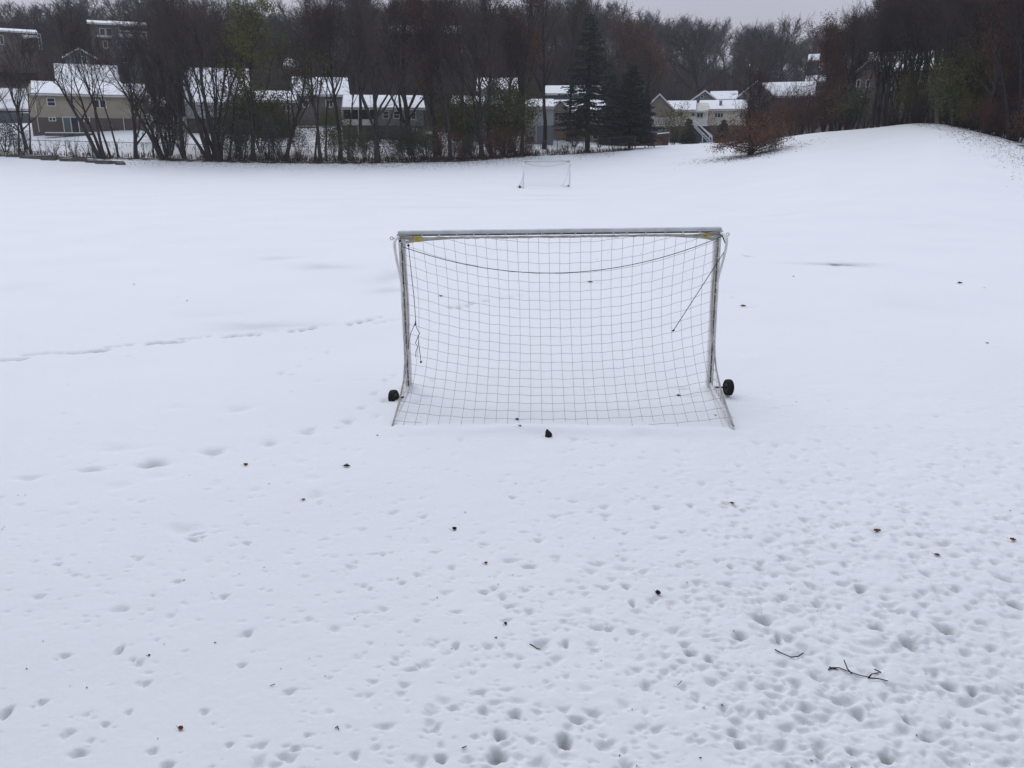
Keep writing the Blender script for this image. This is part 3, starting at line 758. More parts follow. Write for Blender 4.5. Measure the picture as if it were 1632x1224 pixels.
leaf(1185, 488, .16, A_, 'brown leaf on open snow just right of the goal post', .8, 0)
leaf(1530, 452, .17, C_, 'brown leaf far off on the open snow at right', .8, 0)
leaf(1082, 630, .085, B_, 'dark leaf inside the goal near the right post', 1.2, .1)
leaf(824, 670, .075, B_, 'dark pointed leaf caught at the bottom of the net left of centre', 1.8, .4, .6)
leaf(829, 688, .05, B_, 'small dark leaf just behind the back of the net', 1.8, 0)
leaf(703, 473, .12, A_, 'brown leaf seen through the left of the goal net', 1.2, 0)
leaf(941, 450, .17, A_, 'rusty leaf seen through the middle of the net', .8, 0)
leaf(1141, 661, .04, B_, 'tiny black leaf inside the right corner of the net', 1.8, 0)
leaf(1265, 441, .08, B_, 'dark speck of leaf on far snow left of the slushy patch', 1.0, 0)
leaf(1574, 546, .07, C_, 'small pale brown leaf at far right on smooth snow', 1.0, 0)
leaf(237, 1042, .032, B_, 'tiny black scrap of leaf on the left foreground snow', 2.8, 1.0, .5)
leaf(602, 695, .035, B_, 'tiny black leaf scrap outside the left corner of the net', 1.0, .8)
def twig(px, py, paths, label, r=.004):
    g = G0(px, py); o = MB(); k = 1 / FPX * math.hypot(g.y, CH); Fy = abs(G0(px, py - 1).y - g.y)
    for pt in paths:
        pts = []
        for (a, b, *up) in pt:
            x = g.x + (a - px) * k; y = g.y - (b - py) * Fy
            h = up[0] if up else 0.007
            if up: y = g.y
            pts.append((x - g.x, y - g.y, max(surf(x, y), surf(x, y - .02), surf(x + .02, y), surf(x - .02, y)) - surf(g.x, g.y) + h))
        o.tube(pts, [r * .72 * (1 - .4 * q / len(pts)) for q in range(len(pts))], 6)
    b = o.build('fallen_twig', M['stick'], smooth=True); b.location = (g.x, g.y, surf(g.x, g.y)); tag(b, label, 'twig', 'fallen twigs on the snow')
twig(1262, 1045, [[(1242, 1034), (1248, 1040), (1260, 1046)], [(1260, 1046), (1272, 1044), (1284, 1038)]], 'v shaped dark twig lying on the pitted snow at right', .0055)
twig(1365, 1070, [[(1325, 1066), (1334, 1063), (1343, 1063), (1355, 1069), (1366, 1073), (1380, 1075)], [(1328, 1062), (1340, 1066)], [(1358, 1068, .0), (1351, 1054, .03), (1344, 1042, .085)],
                   [(1378, 1078), (1390, 1081), (1403, 1084)], [(1378, 1078), (1386, 1073), (1397, 1072)], [(1392, 1066, .02), (1402, 1082, .0)]], 'broken branching twig with dark leaves on the pitted snow at lower right', .0055)
twig(853, 1029, [[(845, 1027), (850, 1030), (856, 1030.5), (861, 1032)]], 'short curved black twig lying in a shallow pit in the centre foreground', .005)
twig(434, 1091, [[(431, 1092), (437, 1089)]], 'very short black twig on the left foreground snow', .0035)
twig(740, 1194, [[(737, 1196), (743, 1193)]], 'short dark twig fragment near the bottom edge between large pits', .004)
twig(537, 1161, [[(535, 1161), (537, 1158), (540, 1163)]], 'small black bent twig on the snow at lower left of centre', .005)
twig(1083, 1086, [[(1079, 1090), (1084, 1086), (1087, 1084)]], 'thin faint sprig on the snow left of the broken branching twig', .0025)
# crumbs of bark and leaf nobody could count
m_ = MB()
def crumb(mb, x, y, s, lift=.0):
    z = surf(x, y) if y < 60 else gzf(x, y)
    a = rnd.uniform(0, 6.28); b = rnd.uniform(.3, 1.0); vs = []
    for (u, v) in ((-1, -.5), (1, -.4), (.8, .5), (-.9, .6)):
        vs.append((x + s * (u * math.cos(a) - v * math.sin(a)), y + s * (u * math.sin(a) + v * math.cos(a)), z + .003 + lift + s * rnd.uniform(.0, .9)))
    mb.add(vs, [(0, 1, 2, 3)])
for k in range(210):
    y = 3 + rnd.random() ** 1.2 * 12; x = (rnd.random() * 2 - 1) * y * .68
    crumb(m_, x, y, rnd.uniform(.003, .0075))
for k in range(60):
    y = 15 + rnd.random() * 40; x = (rnd.random() * 2 - 1) * y * .68
    crumb(m_, x, y, rnd.uniform(.01, .025))
tag(m_.build('leaf_crumbs', M['stick']), 'tiny dark specks of bark and leaf on the snow', None, None, 'stuff')
m_ = MB()
for k in range(1500):   # under the beech
    x = rnd.gauss(bc.x, 2.3); y = rnd.gauss(bc.y - .3, 1.9); crumb(m_, x, y, rnd.uniform(.03, .07))
for k in range(2600):   # along the right-hand wood
    px = 1440 + 260 * rnd.random() ** .7; D = float(np.interp(tpx(px), T_t, T_D)); y = D + .5 - abs(rnd.gauss(0, 1)) * (1 + (px - 1440) / 190 * 5.0); crumb(m_, tpx(px) * y, y, rnd.uniform(.02, .05))
for k in range(6500):   # fringe at the foot of the fence
    px = rnd.uniform(190, 980) if k % 3 else rnd.uniform(560, 860); D = float(np.interp(tpx(px), T_t, T_D)); y = D + .4 - abs(rnd.gauss(0, 1)) * 3.2; crumb(m_, tpx(px) * y, y, rnd.uniform(.02, .05))
tag(m_.build('leaf_litter', M['crumb']), 'brown leaf litter along the edge of the field', None, None, 'stuff')

# ------------------------------------------------------------------ houses
def hl(root, px, py, dy=0.0):
    cx, D, z0, yaw = root['_']; d = ray(px, py); R_ = Matrix.Rotation(-yaw, 3, 'Z')
    o = R_ @ Vector((-cx, -D, CH - z0)); d = R_ @ d; k = (dy - o.y) / d.y; p = o + d * k
    return Vector((p.x, dy, p.z))
def H_house(name, label, px0, px1, D, base, eave, ridge, depth, wall, gable='side', split=None, lower=None, roofpx=None, trim=True, over=0.45, thick=0.16):
    """front wall plane at distance D; pixel heights read on that plane. returns root"""
    pc = P((px0 + px1) / 2, base, D); cx, z0 = pc.x, pc.z; yaw = -math.atan2(cx, D) * 1.03
    root = empty(name, (cx, D, z0), yaw, label, 'house')
    root['_'] = (cx, D, z0, yaw)
    w = (hl(root, px1, eave).x - hl(root, px0, eave).x) / 2; h = hl(root, (px0 + px1) / 2, eave).z
    zs = None
    if split is not None: zs = hl(root, (px0 + px1) / 2, split).z
    if gable == 'side':
        rz = hl(root, (px0 + px1) / 2, ridge, depth / 2).z
        b = MB()
        zb = zs if zs is not None else -1.5
        b.add([(-w, 0, zb), (w, 0, zb), (w, depth, zb), (-w, depth, zb), (-w, 0, h), (w, 0, h), (w, depth, h), (-w, depth, h), (-w, depth / 2, rz - .1), (w, depth / 2, rz - .1)],
              [(0, 1, 5, 4), (2, 3, 7, 6), (1, 2, 6, 9, 5), (3, 0, 4, 8, 7), (4, 5, 9, 8), (6, 7, 8, 9), (0, 3, 2, 1)])
        wo = b.build('wall', wall, root)
        r0 = w + (0.4 if roofpx is None else 0)
        xa, xb = -r0, r0
        if roofpx: xa = hl(root, roofpx[0], eave).x; xb = hl(root, roofpx[1], eave).x
        def slab(mb, lift, th, ov, ex):
            sl = (rz - h) / (depth / 2)
            pts = [(-ov, h - ov * sl + lift), (depth / 2, rz + lift), (depth + ov, h - ov * sl + lift)]
            vs = []
            for x in (xa - ex, xb + ex):
                for (y, z) in pts: vs.append((x, y, z))
                for (y, z) in pts: vs.append((x, y, z + th))
            mb.add(vs, [(0, 1, 7, 6), (1, 2, 8, 7), (3, 9, 10, 4), (4, 10, 11, 5), (0, 6, 9, 3), (2, 5, 11, 8), (0, 3, 4, 1), (1, 4, 5, 2), (6, 7, 10, 9), (7, 8, 11, 10)])
    else:
        rz = hl(root, (px0 + px1) / 2, ridge).z
        b = MB(); zb = zs if zs is not None else -1.5
        b.add([(-w, 0, zb), (w, 0, zb), (w, depth, zb), (-w, depth, zb), (-w, 0, h), (w, 0, h), (w, depth, h), (-w, depth, h), (0, 0, rz - .1), (0, depth, rz - .1)],
              [(0, 1, 5, 8, 4), (2, 3, 7, 9, 6), (1, 2, 6, 5), (3, 0, 4, 7), (4, 8, 9, 7), (5, 6, 9, 8), (0, 3, 2, 1)])
        wo = b.build('wall', wall, root)
        def slab(mb, lift, th, ov, ex):
            sl = (rz - h) / w
            pts = [(-w - ov, h - ov * sl + lift), (0, rz + lift), (w + ov, h - ov * sl + lift)]
            vs = []
            for y in (-0.4 - ex, depth + 0.4 + ex):
                for (x, z) in pts: vs.append((x, y, z))
                for (x, z) in pts: vs.append((x, y, z + th))
            mb.add(vs, [(0, 1, 7, 6), (1, 2, 8, 7), (3, 9, 10, 4), (4, 10, 11, 5), (0, 6, 9, 3), (2, 5, 11, 8), (0, 3, 4, 1), (1, 4, 5, 2), (6, 7, 10, 9), (7, 8, 11, 10)])
    if zs is not None:
        b = MB(); b.box(-w + .02, w - .02, .03, depth - .03, -1.5, zs - .003); b.build('basement_wall', lower, root)
    b = MB(); slab(b, 0.0, thick, over, 0); ro = b.build('roof', M['shingle'], root)
    b = MB(); slab(b, thick + .004, .10, over - .04, -.05); b.build('roof_snow', M['roofsnow'], ro)
    if trim and gable == 'side':
        b = MB(); b.box(xa, xb, -over - .07, -over - .005, h - over * (rz - h) / (depth / 2) - .02, h - over * (rz - h) / (depth / 2) + .12); b.build('gutter', M['white'], ro)
    if trim and gable != 'side':
        b = MB(); sl = (rz - h) / w
        for sx in (-1, 1):
            b.add([(sx * (w + over), -.44, h - over * sl - .02), (0, -.44, rz - .02), (0, -.44, rz + .2), (sx * (w + over), -.44, h - over * sl + .2),
                   (sx * (w + over), -.405, h - over * sl - .02), (0, -.405, rz - .02), (0, -.405, rz + .2), (sx * (w + over), -.405, h - over * sl + .2)],
                  [(0, 1, 2, 3), (4, 7, 6, 5), (0, 4, 5, 1), (3, 2, 6, 7)])
        b.build('barge_board', M['white'], ro)
    return root
def window(root, x0, y0, x1, y1, nx=1, ny=1, frame='white', name='window', glass='glass', fw=.09):
    a = hl(root, x0, y1); b = hl(root, x1, y0); ym = (y0 + y1) / 2; a.x = hl(root, x0, ym).x; b.x = hl(root, x1, ym).x; m_ = MB()
    ax, bx, az, bz = a.x, b.x, a.z, b.z
    m_.box(ax - fw, bx + fw, -.06, .02, bz, bz + fw); m_.box(ax - fw, bx + fw, -.09, .02, az - fw, az)
    m_.box(ax - fw, ax, -.06, .02, az, bz); m_.box(bx, bx + fw, -.06, .02, az, bz)
    for k in range(1, nx): x = ax + (bx - ax) * k / nx; m_.box(x - fw * .45, x + fw * .45, -.055, .02, az, bz)
    for k in range(1, ny): z = az + (bz - az) * k / ny; m_.box(ax, bx, -.05, .018, z - fw * .3, z + fw * .3)
    o = m_.build(name, M[frame], root)
    g = MB(); g.box(ax, bx, -.028, .012, az, bz); g.build('pane', M[glass], o)
    return o
def chimney(root, x0, y0, x1, y1, dy, m='chim'):
    a = hl(root, x0, y1); b = hl(root, x1, y0); m_ = MB(); w = abs(b.x - a.x)
    m_.box(a.x, b.x, dy, dy + max(w, .5), a.z - 1.5, b.z); o = m_.build('chimney', M[m], root)
    s_ = MB(); s_.box(a.x - .06, b.x + .06, dy - .06, dy + max(w, .5) + .06, b.z, b.z + .12); s_.build('chimney_cap', M['roofsnow'], o)
def part_box(root, name, x0, y0, x1, y1, d0, d1, m, snow=False):
    a = hl(root, x0, y1); b = hl(root, x1, y0); ym = (y0 + y1) / 2; a.x = hl(root, x0, ym).x; b.x = hl(root, x1, ym).x; m_ = MB(); m_.box(a.x, b.x, d0, d1, a.z, b.z); o = m_.build(name, M[m], root)
    if snow: s_ = MB(); s_.box(a.x + .02, b.x - .02, d0 + .02, d1 - .02, b.z + .003, b.z + .1); s_.build('snow_cap', M['roofsnow'], o)
    return o

# 1 cream house at the left
h = H_house('ranch_house', 'cream sided house with brown brick basement and glass sliding door at far left', 54, 236, 100, 211, 152, 135, 10, M['cream'], split=188, lower=M['brick'], roofpx=(49, 238))
window(h, 76, 157, 87, 168, 1, 2); window(h, 148, 160, 158.5, 171, 1, 1); window(h, 158.8, 160, 168, 171, 1, 1)
window(h, 79, 187.8, 88, 192, 2, 1, name='basement_window'); window(h, 134, 187.8, 142, 192.5, 2, 1, name='basement_window')
window(h, 102, 187.5, 113, 211, 1, 1, name='sliding_door', glass='glass2'); window(h, 114, 187.5, 125, 211, 1, 1, name='sliding_door')
part_box(h, 'downpipe', 57.8, 152, 58.9, 210, -.12, -.02, 'white'); part_box(h, 'patio_wall', 73, 213, 150, 217, -2.2, -1.6, 'plank', True)
part_box(h, 'downpipe', 197, 188, 198, 209, -.12, -.02, 'white'); part_box(h, 'wall_vent', 118, 158, 120.5, 161, -.06, -.01, 'white'); part_box(h, 'wall_lamp', 127.5, 190, 129, 192.5, -.12, -.02, 'white'); part_box(h, 'vent_pipe', 120, 139, 121.3, 146, 2.2, 2.4, 'steel'); part_box(h, 'gas_meter', 176, 198, 180, 204, -.3, -.02, 'steel')
# low snowy roofed house behind it
h = H_house('gabled_house', 'house with broad snowy roof and a dark ridge above the cream house', 98, 194, 124, 168, 133, 106, 10, M['brownwall'], roofpx=(88, 193))
h = H_house('grey_gable_house', 'small teal grey gabled house between the dark blue house and the broad snowy roof', 108, 154, 134, 120, 92, 79, 9, M['slate2'], gable='front')
window(h, 131, 91, 138, 101, 2, 1)
# tall dark blue house
h = H_house('tall_blue_house', 'tall slate blue house with flat snowy roof and balcony high on the left hillside', 186, 240, 148, 124, 41, 37.5, 9, M['slate'])
window(h, 203, 66, 211, 76, 2, 1); window(h, 228, 64, 236, 78, 1, 1); window(h, 178 + 16, 92, 198 + 6, 99, 1, 1); window(h, 183 + 4, 65, 190, 76, 1, 1)
part_box(h, 'balcony', 190, 57, 234, 60, -1.8, -.02, 'white'); part_box(h, 'balcony_rail', 190, 52, 234, 53, -1.8, -1.72, 'white')
part_box(h, 'balcony_opening', 192, 45, 233, 56, -.03, .02, 'dark'); part_box(h, 'corner_post', 189.2, 38, 190.4, 60, -1.8, -1.6, 'white')
h = H_house('hillside_house', 'dark house with narrow snowy roof joined left of the tall blue house', 153, 186, 149.5, 120, 39, 36, 8, M['brownwall'])
window(h, 160, 46, 167, 60, 1, 1); window(h, 170, 46, 179, 60, 1, 1); window(h, 165, 66, 171, 76, 1, 1); part_box(h, 'deck', 153, 58.5, 186, 60, -1.2, -.02, 'white')
h = H_house('hillside_house', 'dark flat roofed house at the far left edge high among the trees', -30, 64, 150, 100, 51, 48, 9, M['brownwall'])
window(h, 0, 57, 5, 70, 1, 1); window(h, 36, 52, 42, 61, 1, 1); window(h, 62, 55, 65.5, 78, 1, 1); part_box(h, 'deck', 36, 59, 62, 61, -1.2, -.02, 'white', True)
h = H_house('low_garage', 'low building with snowy roof at the left edge behind the forked tree', -60, 46, 120, 186, 172, 143, 8, M['brownwall'])
h = H_house('low_garage', 'low snow roofed building right of the cream house behind dark trees', 244, 268, 122, 186, 172, 158, 8, M['brownwall'])
# middle left
h = H_house('big_roof_house', 'pale house with large snowy roof and brick chimney behind the green leaved tree', 300, 405, 104, 221, 163, 112, 12, M['palewall'], split=189, lower=M['brick2'], roofpx=(304, 406))
window(h, 372, 168, 380, 178, 2, 1); window(h, 388, 168, 396, 178, 1, 1); chimney(h, 354, 140, 359.5, 158, 1.2); window(h, 335, 194, 346, 206, 2, 1, frame='greywall')
part_box(h, 'deck', 336, 187, 375, 189, -2.4, -.05, 'plank', True)
for k in range(4): part_box(h, 'deck_post', 337 + k * 12, 189, 338.2 + k * 12, 219, -2.3, -2.1, 'plank')
h = H_house('long_low_house', 'long low house with sloping snowy roof between the chimney house and the grey deck house', 407, 472, 103, 222, 162, 148, 10, M['taupe'], split=190, lower=M['brick2'], roofpx=(406, 474))
window(h, 429, 170, 437, 180, 1, 1); window(h, 450, 168, 462, 176, 2, 1); part_box(h, 'deck_rail', 476, 202, 505, 204, -.3, -.1, 'plank', True)
h = H_house('brown_house', 'dark brown house with a wide snowy roof behind the thin trunks left of centre', 466, 556, 118, 205, 151, 126, 10, M['brownwall'], roofpx=(465, 558))
window(h, 483, 160, 491, 170, 1, 1); window(h, 520, 160, 530, 170, 2, 1)
h = H_house('deck_house', 'grey blue house with porch posts and snowy roof behind the broad forked tree', 546, 677, 103, 223, 173, 155, 10, M['greywall'], split=200, lower=M['brick2'], roofpx=(545, 678))
part_box(h, 'porch_opening', 548, 175, 598, 190, -.04, .02, 'dark'); part_box(h, 'porch_rail', 546, 191, 600, 200, -1.6, -1.5, 'white'); part_box(h, 'porch_floor', 546, 200.3, 600, 202, -1.6, -.05, 'plank', True)
for x in (546, 560, 571.5, 589, 599): part_box(h, 'porch_post', x, 174, x + 1.0, 200, -1.75, -1.62, 'white')
part_box(h, 'porch_post', 571, 202, 572.6, 221, -1.7, -1.5, 'white'); part_box(h, 'porch_post', 546, 202, 547, 221, -1.7, -1.5, 'white')
window(h, 611, 178, 619, 188, 1, 2); window(h, 628, 178, 636, 188, 1, 2); window(h, 656, 180, 662, 190, 1, 1); window(h, 659, 206, 664, 218, 1, 1)
# centre
h = H_house('grey_green_house', 'grey house with snow dusted roof behind the fan shaped tree', 722, 800, 106, 228, 168, 156, 11, M['greywall'], roofpx=(718, 802)); window(h, 735, 176, 744, 186, 2, 1); window(h, 780, 178, 788, 188, 1, 1)
h = H_house('upper_pale_house', 'pale gable roof patched with snow above the fan shaped tree', 764, 822, 118, 175, 143, 127, 8, M['palewall'])
h = H_house('pale_blue_house', 'pale grey blue house between the leaning dark trunk and the thick trunk', 836, 882, 106, 229, 172, 161, 10, M['palewall'], split=200, lower=M['greywall'], roofpx=(832, 884))
window(h, 841, 176, 851, 188, 2, 1); window(h, 839, 218, 850, 226, 2, 1, frame='greywall'); part_box(h, 'corner_board', 854, 172, 855, 228, -.05, -.01, 'white')
h = H_house('tan_house', 'tan two storey gabled house with white windows behind the tall spruce', 880, 962, 116, 228, 178, 162, 9, M['tan'], split=None)
h.children[0].name = 'wall'
window(h, 884.5, 182, 889, 192, 1, 2); window(h, 900, 181, 906, 190, 1, 2); window(h, 944, 180, 950, 190, 1, 1); window(h, 923, 206, 929, 215, 1, 1); window(h, 945.5, 208, 952.5, 221, 1, 1)
for x in (881.5, 890.4): part_box(h, 'shutter', x, 181.5, x + 2.2, 192.5, -.05, -.005, 'darkblue')
m_ = MB()
gl, gr_, ga = hl(h, 879, 178), hl(h, 906, 178), hl(h, 893.5, 162)
m_.add([(gl.x, -1, gl.z), (gr_.x, -1, gr_.z), (ga.x, -1, ga.z), (gl.x, 4, gl.z), (gr_.x, 4, gr_.z), (ga.x, 4, ga.z)], [(0, 1, 2), (3, 5, 4), (0, 3, 4, 1), (1, 4, 5, 2), (2, 5, 3, 0)])
m_.build('gable', M['tan'], h)
m_ = MB()
for q, e in ((gl, -.35), (gr_, .35)):
    m_.add([(q.x + e, -1.3, q.z - .2), (ga.x, -1.3, ga.z + .02), (ga.x, -1.3, ga.z + .22), (q.x + e, -1.3, q.z), (q.x + e, 4.5, q.z - .2), (ga.x, 4.5, ga.z + .02), (ga.x, 4.5, ga.z + .22), (q.x + e, 4.5, q.z)],
           [(0, 1, 2, 3), (4, 7, 6, 5), (0, 4, 5, 1), (3, 2, 6, 7), (0, 3, 7, 4)])
m_.build('gable_roof', M['roofsnow'], h)
h = H_house('upper_snow_house', 'low roof with patchy snow glimpsed left of and above the tan house', 870, 955, 128, 165, 150, 139, 8, M['slate'])
# cream house group on the right
h = H_house('cream_deck_house', 'pale cream house with snowy roof, white deck and stairs right of the dark spruces', 1126, 1186, 130, 229, 175, 162, 10, M['cream2'], split=200, lower=M['darkblue'], roofpx=(1112, 1192))
window(h, 1139.5, 180.5, 1143, 187, 1, 1); window(h, 1144, 180.5, 1148, 187, 1, 1); window(h, 1149, 180.5, 1152, 187, 1, 1); window(h, 1179, 180, 1183, 187, 1, 1); chimney(h, 1146, 160, 1151, 168, 1.5, 'slate2')
window(h, 1128, 175.5, 1131, 177.5, 1, 1)
h = H_house('cream_wing', 'lower cream wing with flat snowy roof beside the white deck', 1066, 1126, 129, 229, 176, 163, 8, M['cream2'], split=200, lower=M['darkblue'], roofpx=(1060, 1110))
window(h, 1080.5, 180.5, 1087, 184.5, 1, 1); window(h, 1102, 180.5, 1107, 184.5, 1, 1); window(h, 1111, 180, 1120, 189, 2, 1, name='door')
part_box(h, 'awning', 1108, 177.3, 1124, 179, -1.2, -.04, 'white', True); part_box(h, 'deck_floor', 1040, 199.5, 1128, 201.5, -2.5, -.05, 'whitewood')
for k in range(34):
    x = 1041 + k * 2.55; part_box(h, 'baluster', x, 189, x + .9, 199.4, -2.5, -2.42, 'whitewood')
part_box(h, 'hand_rail', 1040, 187.8, 1128, 188.9, -2.52, -2.38, 'whitewood')
st = MB()
for (a, b) in (((1106, 199), (1132, 225)), ((1114, 200), (1134, 220)), ((1106, 193), (1134, 217)), ((1103, 199), (1129, 227))):
    p, q = hl(h, *a), hl(h, *b); o_y = -2.6 if a[0] < 1105 or a[0] == 1106 else -3.6
    st.tube([(p.x, o_y, p.z), (q.x, o_y, q.z)], .09, 5)
for k in range(9):
    p = hl(h, 1104.5 + k * 3, 199.8 + k * 3); st.box(p.x - .15, p.x + .25, -3.6, -2.6, p.z - .03, p.z + .03)
for a in ((1119, 212, 228), (1130, 217, 227), (1134, 217, 227)):
    p, q = hl(h, a[0], a[1]), hl(h, a[0], a[2]); st.tube([(p.x, -3.1, p.z), (q.x, -3.1, q.z)], .07, 5)
st.build('stairs', M['whitewood'], h)
h = H_house('snowy_gable_house', 'taupe gabled house with snowy roof partly hidden by the second spruce', 1028, 1068, 128, 228, 172, 152, 9, M['taupe'], gable='front', split=202, lower=M['bluewall'])
window(h, 1038, 181, 1042, 186, 1, 1); window(h, 1056, 203, 1060, 207, 1, 1)
h = H_house('blue_gable_house', 'slate blue house with snowy gable roof above the cream house', 1101, 1140, 142, 200, 160, 146, 9, M['slate2'], gable='front')
window(h, 1117, 152, 1121, 156, 1, 1, fw=.06)
h = H_house('snowy_roof_house', 'house with snowy roof just right of the slate blue gable', 1140, 1176, 145, 200, 159, 147.5, 9, M['slate2'], roofpx=(1130, 1176))
h = H_house('grey_barn_house', 'large weathered grey gabled house behind the rusty beech', 1173, 1226, 136, 228, 153, 131, 9, M['taupe'], gable='front')
window(h, 1182, 157, 1186, 167, 1, 1, frame='brownwall')
h = H_house('grey_barn_wing', 'long wing with snowy roof running right from the weathered grey gabled house', 1228, 1302, 138, 226, 153, 133, 9, M['brownwall'], roofpx=(1200, 1300))
window(h, 1272, 158, 1276, 170, 1, 1); window(h, 1288, 158, 1293, 170, 1, 1); window(h, 1240, 158, 1245, 170, 1, 1, frame='brownwall')
h = H_house('far_house', 'tiny far snowy roof on the hill near the rusty tree, the upper of two', 1289, 1303, 205, 106, 97, 88, 8, M['slate'])
h = H_house('far_house', 'small snowy roof on the hill just below the tiny upper one', 1284, 1312, 175, 150, 130.5, 122, 8, M['brownwall'])
# right, behind the dark wood
h = H_house('grey_hill_house', 'grey house with snowy roof seen between thick trunks on the right crest', 1392, 1500, 98, 200, 110, 85, 10, M['greywall'], roofpx=(1378, 1502))
window(h, 1415, 132, 1421, 142, 1, 1); window(h, 1440, 130, 1447, 142, 2, 1); window(h, 1464, 130, 1472, 142, 2, 1); window(h, 1398, 170, 1406, 180, 1, 1, frame='greywall')
h = H_house('tan_hill_house', 'narrow tan gabled house left of the grey house on the right crest', 1360, 1392, 99, 200, 112, 96, 8, M['taupe'], gable='front')
window(h, 1366, 128, 1370, 138, 1, 1); window(h, 1381, 128, 1385, 138, 1, 1); window(h, 1372, 155, 1377, 165, 1, 1)
h = H_house('white_ridge_house', 'big gabled house with snow edged roof faint among the crowns high left of centre', 498, 572, 175, 90, 60, 38, 10, M['brownwall'], gable='front')
h = H_house('long_ridge_house', 'long snow edged roof faint among the crowns high in the centre', 620, 735, 178, 85, 53, 43, 10, M['brownwall'])
h = H_house('ridge_house', 'small patch of snowy roof among the crowns right of the green leaved tree', 456, 478, 160, 120, 108, 95, 8, M['brownwall'])

# shed fence of red-brown boards left of the cream house
r0 = empty('board_fence', P(1052, 232, 112), 0, 'red brown board fence with snow on top left of the cream house', 'fence')
m_ = MB(); a = P(1030, 216, 112) - r0.location; b = P(1065, 236, 112) - r0.location; c = P(1063.5, 212, 112) - r0.location
for k in range(26):
    x = a.x + (b.x - a.x) * k / 26; f = k / 26; m_.box(x, x + (b.x - a.x) / 26 - .012, 0, .04, b.z - .3, a.z + (c.z - a.z) * f)
m_.build('boards', M['redwood'], r0)
m_ = MB(); m_.add([(a.x, -.06, a.z), (b.x, -.06, c.z), (b.x, .12, c.z), (a.x, .12, a.z), (a.x, -.06, a.z + .14), (b.x, -.06, c.z + .14), (b.x, .12, c.z + .14), (a.x, .12, a.z + .14)], [(0, 1, 5, 4), (4, 5, 6, 7), (2, 3, 7, 6), (1, 2, 6, 5), (3, 0, 4, 7), (0, 3, 2, 1)]); m_.build('snow_cap', M['roofsnow'], r0)
m_ = MB(); m_.box(a.x - 6.0, a.x - .02, 0.5, .56, b.z - .3, a.z - .5); m_.build('side_boards', M['redwood'], r0)
# dark stone wall and a parked car by the left edge
r0 = P(25, 190, 109); w_ = MB(); a = P(-80, 180, 109) - r0; b = P(57, 193, 109) - r0; w_.box(a.x, b.x, 0, .3, b.z - 1.0, a.z)
wo = w_.build('garden_wall', M['darkblue'], bevel=.02); wo.location = r0; tag(wo, 'low dark garden wall in the snow at the left edge beside the cream house', 'wall', None, 'thing')

# ------------------------------------------------------------------ chain link fence
def fence_line():
    r = empty('chain_link_fence', (0, 0, 0), 0, 'grey chain link fence along the far edge of the field', 'fence')
    pxs = list(np.linspace(-60, 1012, 27)); pts = []
    for p in pxs:
        t = tpx(p); D = float(np.interp(t, T_t, T_D)) + 1.2; pts.append(Vector((t * D, D, gzf(t * D, D))))
    hgt = 1.45
    for p in pts:
        m_ = MB(); m_.tube([(0, 0, -.2), (0, 0, hgt + .03)], .038, 6); o = m_.build('post', M['fence'], r); o.location = p
    m_ = MB(); m_.tube([p + Vector((0, 0, hgt)) for p in pts], .026, 6); m_.build('top_rail', M['fence'], r)
    m_ = MB()
    for a, b in zip(pts[:-1], pts[1:]):
        d = b - a; n = int(d.xy.length / .16)
        for k in range(-9, n):
            for s in (0, 1):
                f0, f1 = k / n, (k + hgt / .16) / n; z0, z1 = 0.03, hgt
                if f0 < 0: z0 = z0 + (-f0) / (f1 - f0) * (hgt - .03); f0 = 0
                if f1 > 1: z1 = z1 - (f1 - 1) / (f1 - (k / n)) * (hgt - .03); f1 = 1
                if s: f0, f1 = 1 - f0, 1 - f1
                p = a + d * f0 + Vector((0, 0, z0)); q = a + d * f1 + Vector((0, 0, z1)); w = Vector((0, 0, .0045))
                m_.add([tuple(p - w), tuple(q - w), tuple(q + w), tuple(p + w)], [(0, 1, 2, 3)])
    m_.build('wire_mesh', M['fence'], r)
fence_line()
# old planks lying along the left edge of the field
pl = random.Random(8)
for k, (x, y, ln, lb) in enumerate([(36, 246, 40, 'dark weathered plank lying at the foot of the leaning thin tree by the fence'), (62, 250, 60, 'long dark plank at the field edge left of the plank heap'), (77, 253, 22, 'short thick timber left end of the plank heap'),
    (108, 254.5, 24, 'dark timber in the plank heap, second from its left end'), (137, 254, 36, 'longest timber in the middle of the plank heap'), (152, 257, 30, 'lower plank at the front of the heap'), (178, 258.5, 36, 'plank at the right of the heap under the forked trunk'),
    (192, 261.5, 14, 'short block at the right end of the plank heap'), (122, 251, 30, 'plank lying behind the middle of the heap'), (165, 260, 24, 'thin front plank nearest the field in the heap')]):
    D = 84.5 - (y - 250) * .22; p = P(x, y, D); m_ = MB(); w = ln / 2 / FPX * D; hh = pl.uniform(.20, .36); m_.box(-w, w, -.16, .16, -.25, hh)
    o = m_.build('timber_plank', M['plank'], bevel=.02); o.location = (p.x, D, gzf(p.x, D)); o.rotation_euler = (0, pl.uniform(-.04, .04), pl.uniform(-.1, .1))
    tag(o, lb, 'plank', 'old planks at the field edge')
    if k % 2: s_ = MB(); s_.box(-w * .7, w * .5, -.06, .13, hh + .002, hh + .025); s_.build('snow_cap', M['roofsnow'], o)

